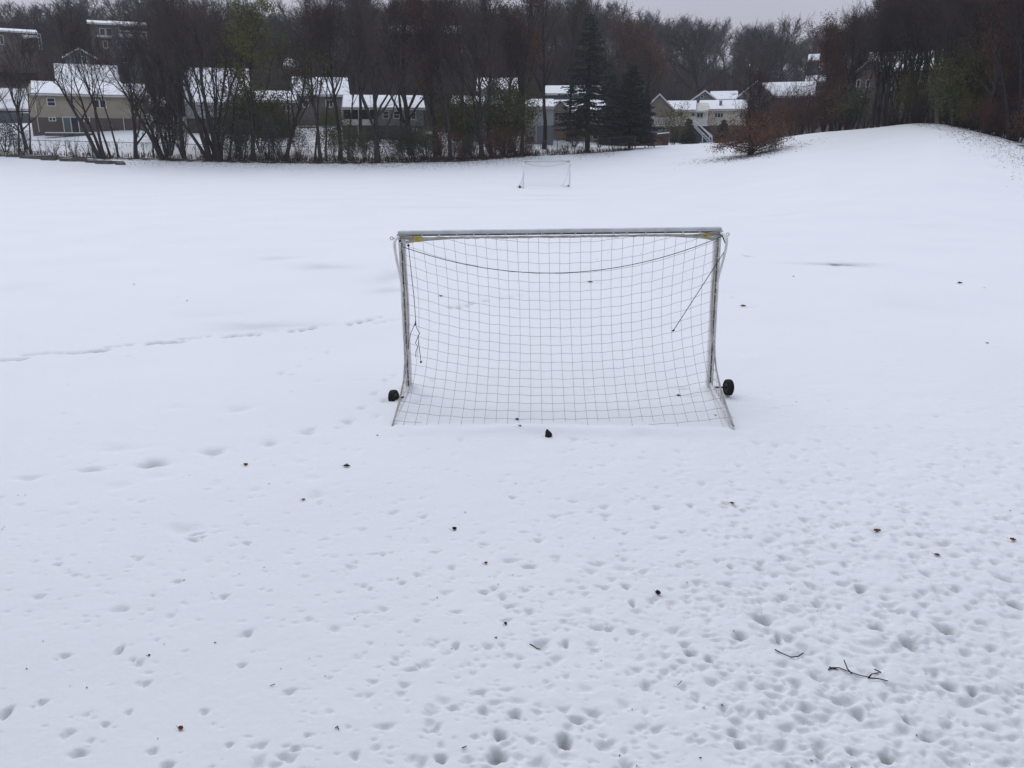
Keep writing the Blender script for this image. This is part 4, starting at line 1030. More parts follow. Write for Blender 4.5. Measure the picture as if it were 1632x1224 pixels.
# ------------------------------------------------------------------ trees
def rv(r, s=1.0): return Vector((r.gauss(0, s), r.gauss(0, s), r.gauss(0, s)))
class TreeGen:
    def __init__(s, seed): s.r = random.Random(seed); s.T = MB(); s.C = MB(); s.tips = []
    def chain(s, p, d, L_, k, wig, up):
        pts = [p.copy()]; d = d.normalized(); st_ = L_ / k
        for i_ in range(k):
            d = (d + rv(s.r, wig) + Vector((0, 0, up))).normalized(); p = p + d * st_; pts.append(p.copy())
        return pts, d
    def twigs(s, p, d, L_, rad_, lvl, n, wig=.16, up=.08, spread=.9):
        pts, _ = s.chain(p, d, L_, 3 if lvl else 2, wig, up)
        s.C.tube(pts, [rad_ * (1 - .55 * i_ / (len(pts) - 1)) for i_ in range(len(pts))], 3, cap=False)
        if lvl == 0: s.tips.append(pts[-1]); return
        for q in range(n):
            f = .15 + .85 * (q + s.r.random()) / n; i_ = min(len(pts) - 2, int(f * (len(pts) - 1))); b = pts[i_].lerp(pts[i_ + 1], f * (len(pts) - 1) - i_)
            dd = ((pts[i_ + 1] - pts[i_]).normalized() + rv(s.r, spread * .55)).normalized()
            s.twigs(b, dd, L_ * s.r.uniform(.4, .62), rad_ * .6, lvl - 1, n, wig, up, spread)
def bare_tree(seed, Ht=16, stems=1, lean=0.0, first=.35, nl=12, ang_=.75, r0=.22, nb=6, nt=5, twl=1.0, tw=.018, up=.10, crown0=.45, droop=0, fork=0):
    g = TreeGen(seed); r = g.r; r0 = r0 * 1.3
    for sidx in range(stems):
        if stems == 1: d = Vector((lean, r.gauss(0, .03), 1)); p0 = Vector((0, 0, -.3)); h = Ht; rr_ = r0
        else:
            a = 2 * math.pi * sidx / stems + r.uniform(-.4, .4); sp = .13 + .12 * r.random()
            d = Vector((math.cos(a) * sp + lean, math.sin(a) * sp * .8, 1)); p0 = Vector((math.cos(a) * .18, math.sin(a) * .18, -.3)); h = Ht * r.uniform(.82, 1.02); rr_ = r0 * r.uniform(.55, .85)
        k = 9; pts, _ = g.chain(p0, d, h * .86, k, .072, .02 if stems > 1 or lean else .05)
        rs = [rr_ * (1.25 if i_ == 0 else 1) * (1 - .88 * (i_ / k) ** .9) for i_ in range(k + 1)]
        g.T.tube(pts, rs, 7, cap=False)
        n_l = nl if stems == 1 else max(4, int(nl * .55))
        for q in range(n_l):
            f = first + (1 - first) * (q + r.random() * .8) / n_l; ii = min(k - 1, int(f * k)); b = pts[ii].lerp(pts[ii + 1], f * k - ii)
            a = r.uniform(0, 6.283) if stems == 1 else r.uniform(0, 6.283)
            an = ang_ * r.uniform(.6, 1.25) * (1.1 - .5 * f)
            dd = Vector((math.cos(a) * math.sin(an), math.sin(a) * math.sin(an), math.cos(an)))
            Ll = Ht * (.46 * (1 - f) + .15) * r.uniform(.75, 1.15); lr = max(.02, rr_ * (1 - .8 * f) * .55)
            lp_, _ = g.chain(b, dd, Ll, 5, .16, up)
            g.T.tube(lp_, [lr * (1 - .8 * i_ / 5) for i_ in range(6)], 5, cap=False)
            for bq in range(nb):
                fb = .22 + .78 * (bq + r.random()) / nb; i2 = min(4, int(fb * 5)); bb = lp_[i2].lerp(lp_[i2 + 1], fb * 5 - i2)
                if bb.z < Ht * crown0 * r.uniform(.7, 1.1): continue
                d2 = ((lp_[i2 + 1] - lp_[i2]).normalized() + rv(r, .45) + Vector((0, 0, .15 - droop))).normalized()
                g.twigs(bb, d2, twl * r.uniform(1.6, 2.8) * (Ht / 16), tw * 1.9, 2, nt, up=up * .6 - droop * .2)
            g.twigs(lp_[-1], lp_[-1] - lp_[-2], twl * 1.8 * (Ht / 16), tw * 1.7, 2, nt, up=up * .6)
        g.twigs(pts[-1], Vector((0, 0, 1)), twl * 1.9, tw * 1.9, 2, nt, up=.1)
    return g
def leafcloud(r, pts, n, size, spread, flt=None):
    m_ = MB()
    for k in range(n):
        p = r.choice(pts) + rv(r, spread)
        if flt and not flt(p): continue
        a = rv(r, 1).normalized() * size * r.uniform(.6, 1.3); b = a.orthogonal().normalized() * size * r.uniform(.3, .6)
        b.rotate(Matrix.Rotation(r.uniform(0, 6.28), 3, a.normalized()))
        m_.add([tuple(p - a), tuple(p + b), tuple(p + a), tuple(p - b)], [(0, 1, 2, 3)])
    return m_
PROTO = {}
def make_proto(key, g, twigmat='twig', foliage=None, bark='bark', crown_name='crown'):
    PROTO[key] = (g.T.mesh('trunk', M[bark], True), g.C.mesh(crown_name, M[twigmat]), foliage)
def plant(name, key, loc, rz, sc, label, cat='tree', group=None, lean=(0, 0)):
    T, C, Fo = PROTO[key]
    r = empty(name, loc, rz, label, cat, group)
    r.scale = sc if hasattr(sc, '__len__') else (sc, sc, sc)
    r.rotation_euler = (lean[0], lean[1], rz)
    for nm, me_ in (('trunk', T), ('crown', C)):
        if me_ is None or not len(me_.polygons): continue
        o = bpy.data.objects.new(nm, me_); COL.objects.link(o); o.parent = r
    if Fo is not None:
        o = bpy.data.objects.new('leaves', Fo); COL.objects.link(o); o.parent = r
    return r
def gpt(px, D):
    t = tpx(px); return (t * D, D, gzf(t * D, D))
def sized(key, px, py_top, D): pass

make_proto('tallA', bare_tree(1, 18, 1, .0, .38, 15, .62, .22, crown0=.40, tw=.015))
make_proto('tallB', bare_tree(2, 18, 1, .03, .34, 15, .70, .20, crown0=.40, tw=.015))
make_proto('vaseA', bare_tree(3, 17, 1, .0, .16, 16, .62, .30, crown0=.38, up=.13, tw=.014))
make_proto('vaseB', bare_tree(4, 17, 1, .0, .12, 18, .70, .26, crown0=.34, up=.16, tw=.013))
make_proto('clumpA', bare_tree(5, 17.5, 6, .0, .42, 14, .45, .24, crown0=.40, nb=5, nt=4, tw=.014))
make_proto('clumpB', bare_tree(6, 17, 5, -.14, .40, 14, .5, .24, crown0=.46, nb=5, nt=4))
make_proto('leanA', bare_tree(7, 14, 3, -.22, .35, 12, .6, .24, crown0=.32, nb=4, nt=5, tw=.011))
make_proto('thinA', bare_tree(8, 16, 1, .0, .45, 9, .5, .11, nb=4, nt=4, crown0=.5, tw=.013))
make_proto('thinB', bare_tree(9, 15, 1, .06, .40, 9, .55, .10, nb=4, nt=4, crown0=.48))
make_proto('broadA', bare_tree(10, 13, 1, .0, .28, 13, .95, .30, crown0=.36, up=.08))
make_proto('hillA', bare_tree(12, 15, 1, .0, .30, 15, 1.05, .22, crown0=.30, tw=.024, nb=6, nt=5, up=.07), 'twig_grey')
make_proto('hillB', bare_tree(13, 14, 1, .0, .35, 14, 1.1, .20, crown0=.34, tw=.024, nb=6, nt=5, up=.06), 'twig')
make_proto('hillC', bare_tree(14, 15, 2, .0, .35, 16, .8, .20, crown0=.30, tw=.024, nb=5, nt=4), 'twig')
make_proto('hillD', bare_tree(15, 16, 1, .0, .40, 15, 1.0, .22, crown0=.40, tw=.022, nb=5, nt=5), 'twig_grey')
# leafy kinds
g = bare_tree(21, 16.5, 1, -.03, .30, 14, .6, .24, crown0=.30, nb=5, nt=4); r_ = random.Random(1)
make_proto('greenA', g, foliage=leafcloud(r_, g.tips, 13000, .12, .30).mesh('leaves', M['goldgreen']))
g = bare_tree(22, 13, 1, .02, .22, 14, .7, .18, crown0=.14, nb=5, nt=4)
make_proto('greenB', g, foliage=leafcloud(r_, g.tips, 5000, .11, .3).mesh('leaves', M['green']))
g = bare_tree(23, 15, 1, 0, .30, 14, .7, .22, crown0=.25, nb=5, nt=4)
make_proto('rustA', g, foliage=leafcloud(r_, g.tips, 9000, .12, .28).mesh('leaves', M['rust_dark']))
# beech with its lower leaves kept
g = bare_tree(24, 6.6, 3, .0, .06, 26, 1.15, .16, crown0=.0, nb=6, nt=4, up=.05, twl=1.15, tw=.011, droop=.02)
g2 = TreeGen(25)
for k in range(26):
    a = 2 * math.pi * k / 26 + g2.r.uniform(-.1, .1); d = Vector((math.cos(a), math.sin(a), g2.r.uniform(-.02, .35))); lp_, _ = g2.chain(Vector((0, 0, g2.r.uniform(.3, 1.4))), d, g2.r.uniform(2.4, 4.0), 5, .08, -.02)
    g.T.tube(lp_, [.05 * (1 - .8 * q / 5) for q in range(6)], 4, cap=False)
    for q in range(6): g2.twigs(lp_[min(5, q)], lp_[-1] - lp_[0], 1.2, .018, 1, 5)
g.C.v += []; g.C.add(g2.C.v, g2.C.f); tips = [p for p in g.tips if p.z < 3.4] * 1 + g2.tips * 3
make_proto('beech', g, foliage=leafcloud(r_, tips, 10500, .085, .24, lambda p: p.z > .15).mesh('leaves', M['rust']))
def conifer(seed, Ht, base_w, first, dens_=1.0, m='needle'):
    r = random.Random(seed); g = TreeGen(seed); Nd = MB()
    g.T.tube([(0, 0, -.3), (0.02, 0, Ht * .5), (0, 0, Ht * .97)], [Ht * .018, Ht * .011, .02], 7, cap=False)
    z = first * Ht
    while z < Ht * .985:
        f = (z - first * Ht) / (Ht * (1 - first)); R = base_w * (1 - f) ** .82 * r.uniform(.78, 1.12) + .12
        nbr = int(7 + 5 * (1 - f))
        for k in range(nbr):
            a = r.uniform(0, 6.283); L_ = R * r.uniform(.7, 1.12); n = max(3, int(L_ / .35)); p = Vector((0, 0, z + r.uniform(-.12, .12))); d = Vector((math.cos(a), math.sin(a), .18 - .38 * (1 - f)))
            pts = [p]
            for q in range(n): d = (d + Vector((0, 0, .03 * q / n)) + rv(r, .04)).normalized(); pts.append(pts[-1] + d * (L_ / n))
            g.C.tube(pts, [.03 * (1 - .7 * q / n) for q in range(n + 1)], 3, cap=False)
            for q in range(int(L_ * 15 * dens_)):
                t_ = r.random() ** .7; i_ = min(n - 1, int(t_ * n)); b = pts[i_].lerp(pts[i_ + 1], t_ * n - i_)
                side = Vector((-math.sin(a), math.cos(a), 0)) * r.choice((-1, 1)); dd = (side * r.uniform(.4, 1) + Vector((math.cos(a), math.sin(a), 0)) * r.uniform(.2, .9) + Vector((0, 0, r.uniform(-.75, .12)))).normalized()
                e = b + dd * r.uniform(.22, .5); w = dd.cross(rv(r, 1)).normalized() * r.uniform(.03, .07)
                Nd.add([tuple(b - w * .6), tuple(b + w * .6), tuple(e + w), tuple(e - w)], [(0, 1, 2, 3)])
        z += Ht * .022 + .08 * (1 - f)
    return g, Nd.mesh('needles', M[m])
g, nd = conifer(31, 15.5, 3.3, .16); make_proto('spruceA', g, foliage=nd)
g, nd = conifer(32, 10.5, 3.7, .12, 1.15); make_proto('spruceB', g, foliage=nd)
g, nd = conifer(33, 4.5, 1.5, .04, 1.3); make_proto('firsmall', g, foliage=nd)
# shrubs
def shrub(seed, Ht, n, leafm=None, nleaf=0, size=.07, wid=.8, nt=4, tw=.010):
    g = TreeGen(seed)
    for k in range(n):
        a = g.r.uniform(0, 6.283); d = Vector((math.cos(a) * g.r.uniform(.1, wid), math.sin(a) * g.r.uniform(.1, wid), 1)); pts, dd = g.chain(Vector((math.cos(a) * .12, math.sin(a) * .12, -.1)), d, Ht * g.r.uniform(.6, .95), 4, .1, .06)
        g.T.tube(pts, [.028 * (1 - .7 * q / 4) for q in range(5)], 4, cap=False)
        for q in range(4): g.twigs(pts[1 + q % 4], dd + rv(g.r, .4), Ht * .38, tw, 1, nt)
    fo = leafcloud(g.r, g.tips, nleaf, size, Ht * .07).mesh('leaves', M[leafm]) if leafm else None
    return g, fo
g, f_ = shrub(41, 2.6, 14); make_proto('shrubA', g, foliage=f_)
g, f_ = shrub(42, 2.2, 14, 'ivy', 2600); make_proto('shrubB', g, foliage=f_)
g, f_ = shrub(43, 2.4, 12, 'holly', 1500); make_proto('shrubC', g, foliage=f_)
g, f_ = shrub(44, 4.6, 16, 'green', 6000, .09, .45); make_proto('shrubD', g, foliage=f_)
g, f_ = shrub(45, 1.9, 9, None, 0, wid=.6, nt=3); make_proto('shrubE', g, foliage=f_)
g, f_ = shrub(46, 2.4, 20, 'rust_dark', 2600); make_proto('shrubF', g, foliage=f_)
g, f_ = shrub(47, 3.4, 14, 'yellow_leaf', 2600, .08, .5); make_proto('shrubY', g, foliage=f_)
g, f_ = shrub(48, 5.0, 34, None, 0, wid=.18, nt=6, tw=.014); make_proto('brush', g, foliage=f_)

PH = {'tallA': 18, 'tallB': 18, 'vaseA': 17, 'vaseB': 17, 'clumpA': 17.5, 'clumpB': 17, 'leanA': 14, 'thinA': 16, 'thinB': 15, 'broadA': 13, 'greenA': 16.5, 'greenB': 13, 'rustA': 15, 'beech': 6.6,
      'spruceA': 15.5, 'spruceB': 10.5, 'firsmall': 4.5, 'hillA': 15, 'hillB': 14, 'hillC': 15, 'hillD': 16, 'shrubA': 2.6, 'shrubB': 2.2, 'shrubC': 2.4, 'shrubD': 4.6, 'shrubE': 1.9, 'shrubF': 2.4, 'shrubY': 3.4, 'brush': 5.6}
R2 = random.Random(77)
# px of the foot, distance behind the field edge, kind, top px-row, lean, label
FRONT = [
 (42, 3.0, 'vaseA', 100, 0, 'bare_tree', 'dark tree with a forked trunk at the left edge in front of the snowy bank'),
 (47, .5, 'thinB', 60, -.02, 'bare_tree', 'thin straight bare trunk left of the cream house, beside the fork'),
 (28, .4, 'thinA', 66, -.08, 'bare_tree', 'thin bare tree leaning left close to the left edge behind the fence'),
 (-18, 2.0, 'vaseB', 62, 0, 'bare_tree', 'bare tree cut by the left edge of the view'),
 (163, -.6, 'leanA', 24, -.05, 'bare_tree', 'leaning many stemmed bare tree rising across the cream house'),
 (175, -.2, 'thinA', 26, 0, 'bare_tree', 'straight slim bare tree in front of the double window of the cream house'),
 (187, .0, 'thinB', 40, 0, 'bare_tree', 'slim bare tree just right of the double window of the cream house'),
 (215, -.3, 'vaseB', 60, .02, 'bare_tree', 'bare tree forking low at the right end of the cream house'),
 (243, .2, 'thinB', 70, .0, 'bare_tree', 'thin bare tree between the cream house and the dark twiggy column'),
 (263, -.5, 'leanA', 40, -.06, 'bare_tree', 'bare tree leaning left from the fence near the dark twiggy column'),
 (292, .2, 'tallB', 2, 0, 'bare_tree', 'tall bare tree just right of the dark twiggy column'),
 (334, -.5, 'clumpB', 6, -.03, 'bare_tree', 'left leaning cluster of stems in front of the big snowy roof'),
 (346, -.3, 'clumpA', -4, 0, 'bare_tree', 'upright cluster of dark stems right of the left leaning cluster'),
 (363, .3, 'thinA', 16, 0, 'bare_tree', 'slender bare tree below the brick chimney'),
 (402, .0, 'greenA', 24, -.03, 'leafy_tree', 'tree with sparse yellow green leaves in front of the chimney house'),
 (453, .2, 'greenB', 44, 0, 'leafy_tree', 'smaller olive leaved tree at the end of the long low house'),
 (500, -.1, 'thinA', 18, -.06, 'bare_tree', 'leftmost of three slim trunks close together left of the broad forked tree'),
 (510, -.2, 'tallB', 10, -.05, 'bare_tree', 'middle of three slim trunks close together left of the broad forked tree'),
 (518, .1, 'thinB', 25, -.06, 'bare_tree', 'rightmost of three slim trunks close together left of the broad forked tree'),
 (541, .9, 'tallA', 2, -.05, 'bare_tree', 'bare tree leaning left beside the white porch posts'),
 (554, .6, 'thinB', 30, .0, 'bare_tree', 'thin bare tree in front of the white porch posts'),
 (601, -.2, 'vaseB', -10, .0, 'bare_tree', 'thick trunked broad bare tree forking near the ground in front of the deck house'),
 (655, 3.5, 'vaseA', -6, 0, 'bare_tree', 'bare tree with narrow fork right of the deck house windows'),
 (692, .3, 'thinA', 0, 0, 'bare_tree', 'thin straight bare tree right of the deck house'),
 (718, -.1, 'tallB', -6, -.06, 'bare_tree', 'left leaning bare tree between the deck house and the fan shaped tree'),
 (700, 4.0, 'rustA', 14, 0, 'leafy_tree', 'tree with a rust red top rising above the deck house'),
 (740, 5.0, 'tallA', 0, 0, 'bare_tree', 'bare tree close behind and left of the fan shaped tree'),
 (768, -.2, 'vaseB', 20, .0, 'bare_tree', 'fan shaped bare tree with many rising limbs near the centre'),
 (782, 4.0, 'tallA', -8, 0, 'bare_tree', 'tall bare tree rising behind the fan shaped tree'),
 (832, 1.2, 'tallB', -10, .03, 'bare_tree', 'straight dark leaning trunk between the fan shaped tree and the pale house'),
 (867, 5.5, 'tallA', -16, 0, 'bare_tree', 'thickest straight trunk standing in front of the pale grey blue house'),
 (812, 3.0, 'rustA', 30, 0, 'leafy_tree', 'brown leaved tree right of the fan shaped tree'),
 (640, 9.0, 'tallB', 0, 0, 'bare_tree', 'tall bare tree behind the snowy end of the deck house roof'),
 (575, 9.0, 'tallA', 2, 0, 'bare_tree', 'tall bare tree standing behind the porch of the deck house'),
 (905, 18.0, 'tallA', -4, 0, 'bare_tree', 'tall bare tree rising left of the tall spruce behind the tan house'),
]
def topscale(px, D, key, py_top):
    x, y, z = gpt(px, D); zt = zat(py_top, D); return max(.3, (zt - z) / (PH[key] * .97))
for (px, off, key, top, ln, nm, lb) in FRONT:
    D = float(np.interp(tpx(px), T_t, T_D)) + 1.2 + off
    s = topscale(px, D, key, top); sx = s if s < 1.15 else 1.15 + (s - 1.15) * .5
    plant(nm, key, gpt(px, D), R2.uniform(0, 6.28) if ln == 0 and key not in ('leanA', 'clumpB') else R2.uniform(-.3, .3), (sx, sx, s), lb, lean=(0, ln), group='trees along the field edge')
# spruces
for (px, D, key, top, sx, lb) in [(936, 97.5, 'spruceA', 26, 1.22, 'tall dark spruce in front of the tan house'), (1003, 101, 'spruceB', 104, 1.15, 'wide dark spruce right of the tallest one'), (974, 112, 'spruceB', 120, .8, 'dark spruce standing between and behind the two large ones'),
    (1096, 121, 'firsmall', 190, 1.1, 'small dark fir left of the white stairs'), (1151, 121, 'firsmall', 192, 1.15, 'small dark fir right of the white stairs'), (1028, 104, 'spruceB', 140, .5, 'narrow dark spruce at the right of the wide spruce')]:
    s = topscale(px, D, key, top); plant('spruce_tree', key, gpt(px, D), R2.uniform(0, 6), (s * sx, s * sx, s), lb, group='evergreens')
# beech on the slope
bz = gzf(bc.x, bc.y); s = topscale(1200, 78, 'beech', 128)
plant('beech_tree', 'beech', (bc.x, bc.y, bz), .4, (s * .8, s * .8, s * 1.1), 'spreading beech keeping its rust coloured lower leaves on the slope at right')
# trees above and behind the viewer, unseen, added to shade the near snow
for (x, y, key, s_, lb) in [(4.5, -3.5, 'broadA', 1.1, 'unseen bare tree added for shade behind the viewer on the right'), (-6.5, -6.5, 'hillA', 1.0, 'unseen bare tree added for shade behind the viewer on the left'), (0.0, -9.0, 'hillC', 1.1, 'unseen bare double stemmed tree added for shade straight behind the viewer'), (11, -4, 'hillB', 1.0, 'unseen bare tree added for shade behind the viewer, farthest right'),
  (-5, -4.2, 'spruceA', 1.0, 'unseen spruce added for shade behind the viewer on the left'), (1.2, -4.6, 'spruceA', 1.1, 'unseen spruce added for shade straight behind the viewer'), (6.5, -3.6, 'spruceA', 1.0, 'unseen spruce added for shade behind the viewer on the right'), (-10.5, -3, 'spruceA', 1.0, 'unseen spruce added for shade behind the viewer, farthest left')]:
    plant('bare_tree', key, (x, y, 0), 1.0, (s_, s_, s_), lb)
# right-hand wood
RIGHT = [(1322, 8, 'rustA', 48, 'rust brown tree at the left end of the right-hand wood'), (1345, 5, 'tallB', 26, 'bare tree left of the tan gabled hill house'), (1362, 3, 'thinA', 22, 'thin bare tree in front of the tan gabled hill house'),
 (1386, 2, 'tallA', 10, 'thick dark trunk in front of the grey hill house, left one of a pair'), (1396, 2.5, 'tallB', 4, 'thick dark trunk in front of the grey hill house, right one of a pair'), (1420, 5, 'vaseA', -8, 'dark bare tree before the middle of the grey hill house'),
 (1410, 3.5, 'clumpB', 20, 'leaning stems crossing the snowy roof of the grey hill house'), (1430, 6, 'hillC', 20, 'double stemmed tree close before the grey hill house'), (1452, 7, 'clumpA', 10, 'clump of stems close before the right of the grey hill house'), (1475, 6, 'hillA', 0, 'round crowned tree before the right end of the grey hill house'),
 (1440, 2, 'tallB', -20, 'dark trunk above the olive shrub on the crest'), (1462, 4, 'clumpA', -30, 'clump of dark stems right of the olive shrub on the crest'), (1480, 2, 'tallA', -40, 'tall bare tree at the highest point of the snowy slope'),
 (1335, 12, 'hillD', 40, 'grey twigged bare tree behind the rust brown tree'), (1502, 3, 'vaseB', -40, 'wide bare tree right of the grey hill house'), (1520, 2, 'clumpB', -40, 'leaning dark clump in the right-hand wood'), (1545, 3, 'tallB', -50, 'bare tree behind the yellow leaved shrub'),
 (1566, 2, 'vaseA', -60, 'bare tree right of the yellow leaved shrub'), (1590, 3, 'rustA', -10, 'brown leaved tree near the right edge'), (1612, 2, 'clumpA', -60, 'dark clump close to the right edge of the view'), (1640, 2, 'vaseB', -60, 'bare tree cut by the right edge of the view'),
 (1665, 3, 'tallA', -60, 'bare tree just past the right edge of the view'), (1530, 9, 'tallA', -40, 'tall bare tree deep in the right-hand wood above the olive shrub'), (1575, 9, 'greenB', 20, 'olive leaved tree inside the right-hand wood'),
 (1625, 9, 'tallA', -60, 'tall bare tree deep in the wood by the right edge'), (1405, 12, 'hillD', 6, 'bare tree rising from behind the grey hill house roof'), (1555, 14, 'hillB', -20, 'round crowned bare tree deep in the right-hand wood'), (1600, 14, 'hillC', -30, 'double stemmed bare tree deep in the right-hand wood')]
for (px, off, key, top, lb) in RIGHT:
    D = float(np.interp(tpx(px), T_t, T_D)) + off; s = topscale(px, D, key, top)
    nm = 'leafy_tree' if key in ('rustA', 'greenB') else 'bare_tree'
    plant(nm, key, gpt(px, D), R2.uniform(0, 6.28), (min(s, 1.3), min(s, 1.3), s), lb, group='trees of the right-hand wood')
# dense dark wood behind
grp = 'bare trees in the dark wood on the right crest'
for k in range(46):
    px = R2.uniform(1425, 1720); D = float(np.interp(tpx(px), T_t, T_D)) + R2.uniform(10, 70)
    if px < 1500 and D < 112: D = 112 + R2.random() * 20
    key = R2.choice(('hillA', 'hillB', 'hillC', 'hillD', 'rustA')); s = R2.uniform(.85, 1.2)
    plant('wood_tree', key, gpt(px, D), R2.uniform(0, 6.28), (s, s, s * 1.1), 'bare tree deep in the dark wood on the right crest', group=grp)
# hillside wood
grp = 'bare trees covering the hillside behind the houses'
CLEAR = [(40, 245, 128), (140, 245, 152), (-40, 70, 152), (296, 480, 108), (296, 410, 118), (460, 560, 122), (540, 680, 108), (715, 830, 124), (830, 965, 120), (1020, 1305, 152), (1275, 1312, 207), (1355, 1505, 103), (100, 156, 138)]
n = 0; tries = 0; placed = []
RIDGE = [(px + R2.uniform(-7, 7), row) for row in (0, 1, 2) for px in np.arange(-70 + row * 10, 1400, 30)]
while n < 290 and tries < 9000:
    tries += 1
    px = R2.uniform(-90, 1420); r_max = float(np.interp(tpx(px), T_t, KD[:, 4])); D = R2.uniform(112, r_max + 6) if R2.random() < .6 else R2.uniform(r_max * .78, r_max + 8)
    if tries > len(RIDGE) and any(a - 14 < px < b + 14 and D < d + 4 for (a, b, d) in CLEAR): continue
    # stand clear of the houses themselves
    fixed = tries <= len(RIDGE)
    if fixed:
        px, row = RIDGE[tries - 1]; D = float(np.interp(tpx(px), T_t, KD[:, 4])) * (1.0, .93, .86)[row]
    x = tpx(px) * D
    if not fixed and any((x - q[0]) ** 2 + (D - q[1]) ** 2 < 3.6 ** 2 for q in placed): continue
    if any(a - 8 < px < b + 8 and d - 2 < D < d + 11 for (a, b, d) in [(460, 480, 160), (495, 576, 175), (615, 740, 178), (94, 198, 124), (-40, 68, 150), (150, 244, 148), (870, 955, 128), (1284, 1312, 175)]): continue
    placed.append((x, D)); n += 1
    key = R2.choice(('hillA', 'hillB', 'hillC', 'hillD', 'hillA', 'hillD')); s = R2.uniform(.86, 1.12) if D > 150 else R2.uniform(.6, .85)
    plant('hill_tree', key, (x, D, gzf(x, D)), R2.uniform(0, 6.28), (s * 1.15, s * 1.15, s * R2.uniform(.92, 1.06)), 'bare grey brown tree in the wood on the hillside behind the houses', group=grp)
for (px, D, key, top, lb) in [(20, 190, 'spruceA', 10, 'far evergreen on the hilltop at the far left'), (160, 185, 'spruceA', 4, 'far evergreen on the hilltop above the tall blue house'), (448, 185, 'spruceB', 24, 'small far evergreen on the ridge right of the green leaved tree'), (1215, 200, 'spruceA', 50, 'dark evergreen on the far hill above the grey gabled house'),
    (1287, 165, 'hillB', 96, 'small bare tree in front of the two small snowy hill roofs, left one'), (1304, 140, 'hillC', 112, 'small bare tree in front of the two small snowy hill roofs, right one'),
    (1010, 150, 'rustA', 40, 'rust brown tree behind the wide spruce'), (1025, 146, 'rustA', 70, 'second rust brown tree behind and right of the wide spruce'), (1232, 190, 'hillD', 34, 'pale thin bare tree on the far ridge above the long wing')]:
    s = topscale(px, D, key, top); plant('ridge_tree', key, gpt(px, D), R2.uniform(0, 6), (s, s, s), lb)
# dry weeds along the fence
m_ = MB(); R4 = random.Random(9)
for k in range(3600):
    px = R4.uniform(-60, 1010) if k % 3 else R4.uniform(380, 860); t_ = tpx(px); D = float(np.interp(t_, T_t, T_D)) + 1.1 + R4.gauss(0, .55) + (R4.random() * 7 if k % 4 == 0 else 0); x = t_ * D
    p = Vector((x, D, gzf(x, D) - .02)); hh = R4.uniform(.15, .75) * R4.uniform(.5, 1); 
    for q in range(2):
        e_ = p + Vector((R4.gauss(0, .22), R4.gauss(0, .15), 1)) * hh; w = Vector((R4.uniform(.008, .018), 0, 0)); m_.add([tuple(p - w), tuple(p + w), tuple(e_ + w), tuple(e_ - w)], [(0, 1, 2, 3)])
tag(m_.build('weeds', M['crumb']), 'dry weed stems poking through the snow along the fence', None, None, 'stuff')
# thicket filling the wood between the trunks
m_ = MB(); R3 = random.Random(5); cnt = 0
HB = [(460, 480, 160), (495, 576, 175), (615, 740, 178), (94, 198, 124), (-40, 68, 150), (150, 244, 148), (870, 955, 128), (1284, 1312, 175), (1284, 1312, 205)]
while cnt < 24000:
    px = R3.uniform(-120, 1720); t_ = tpx(px); rm = float(np.interp(t_, T_t, KD[:, 4])); D = R3.uniform(112, rm + 6)
    if px > 1380: D = float(np.interp(t_, T_t, T_D)) + 8 + R3.random() * (rm - 60)
    if any(a - 10 < px < b + 10 and D < d + 4 for (a, b, d) in CLEAR): continue
    if any(a - 8 < px < b + 8 and d - 14 < D < d + 11 for (a, b, d) in HB): continue
    if px < 1380 and D < float(np.interp(t_, [tpx(p) for p in yard_px], yard_D)) + 6: continue
    cnt += 1; x = t_ * D; z = gzf(x, D); hh = R3.uniform(2.0, 6.5); p = Vector((x, D, z - .2)); d = Vector((R3.gauss(0, .15), R3.gauss(0, .15), 1)).normalized()
    for q in range(7):
        b_ = p + d * hh * (q / 7) if q else p; e_ = b_ + (d * 1.0 + rv(R3, .45 if q else .02)).normalized() * hh * (1 if q == 0 else R3.uniform(.25, .5)); w = Vector((R3.uniform(.025, .06), R3.gauss(0, .01), 0))
        m_.add([tuple(b_ - w), tuple(b_ + w), tuple(e_ + w * .3), tuple(e_ - w * .3)], [(0, 1, 2, 3)])
tag(m_.build('thicket', M['twig_grey']), 'leafless thicket under the hillside trees', None, None, 'stuff')
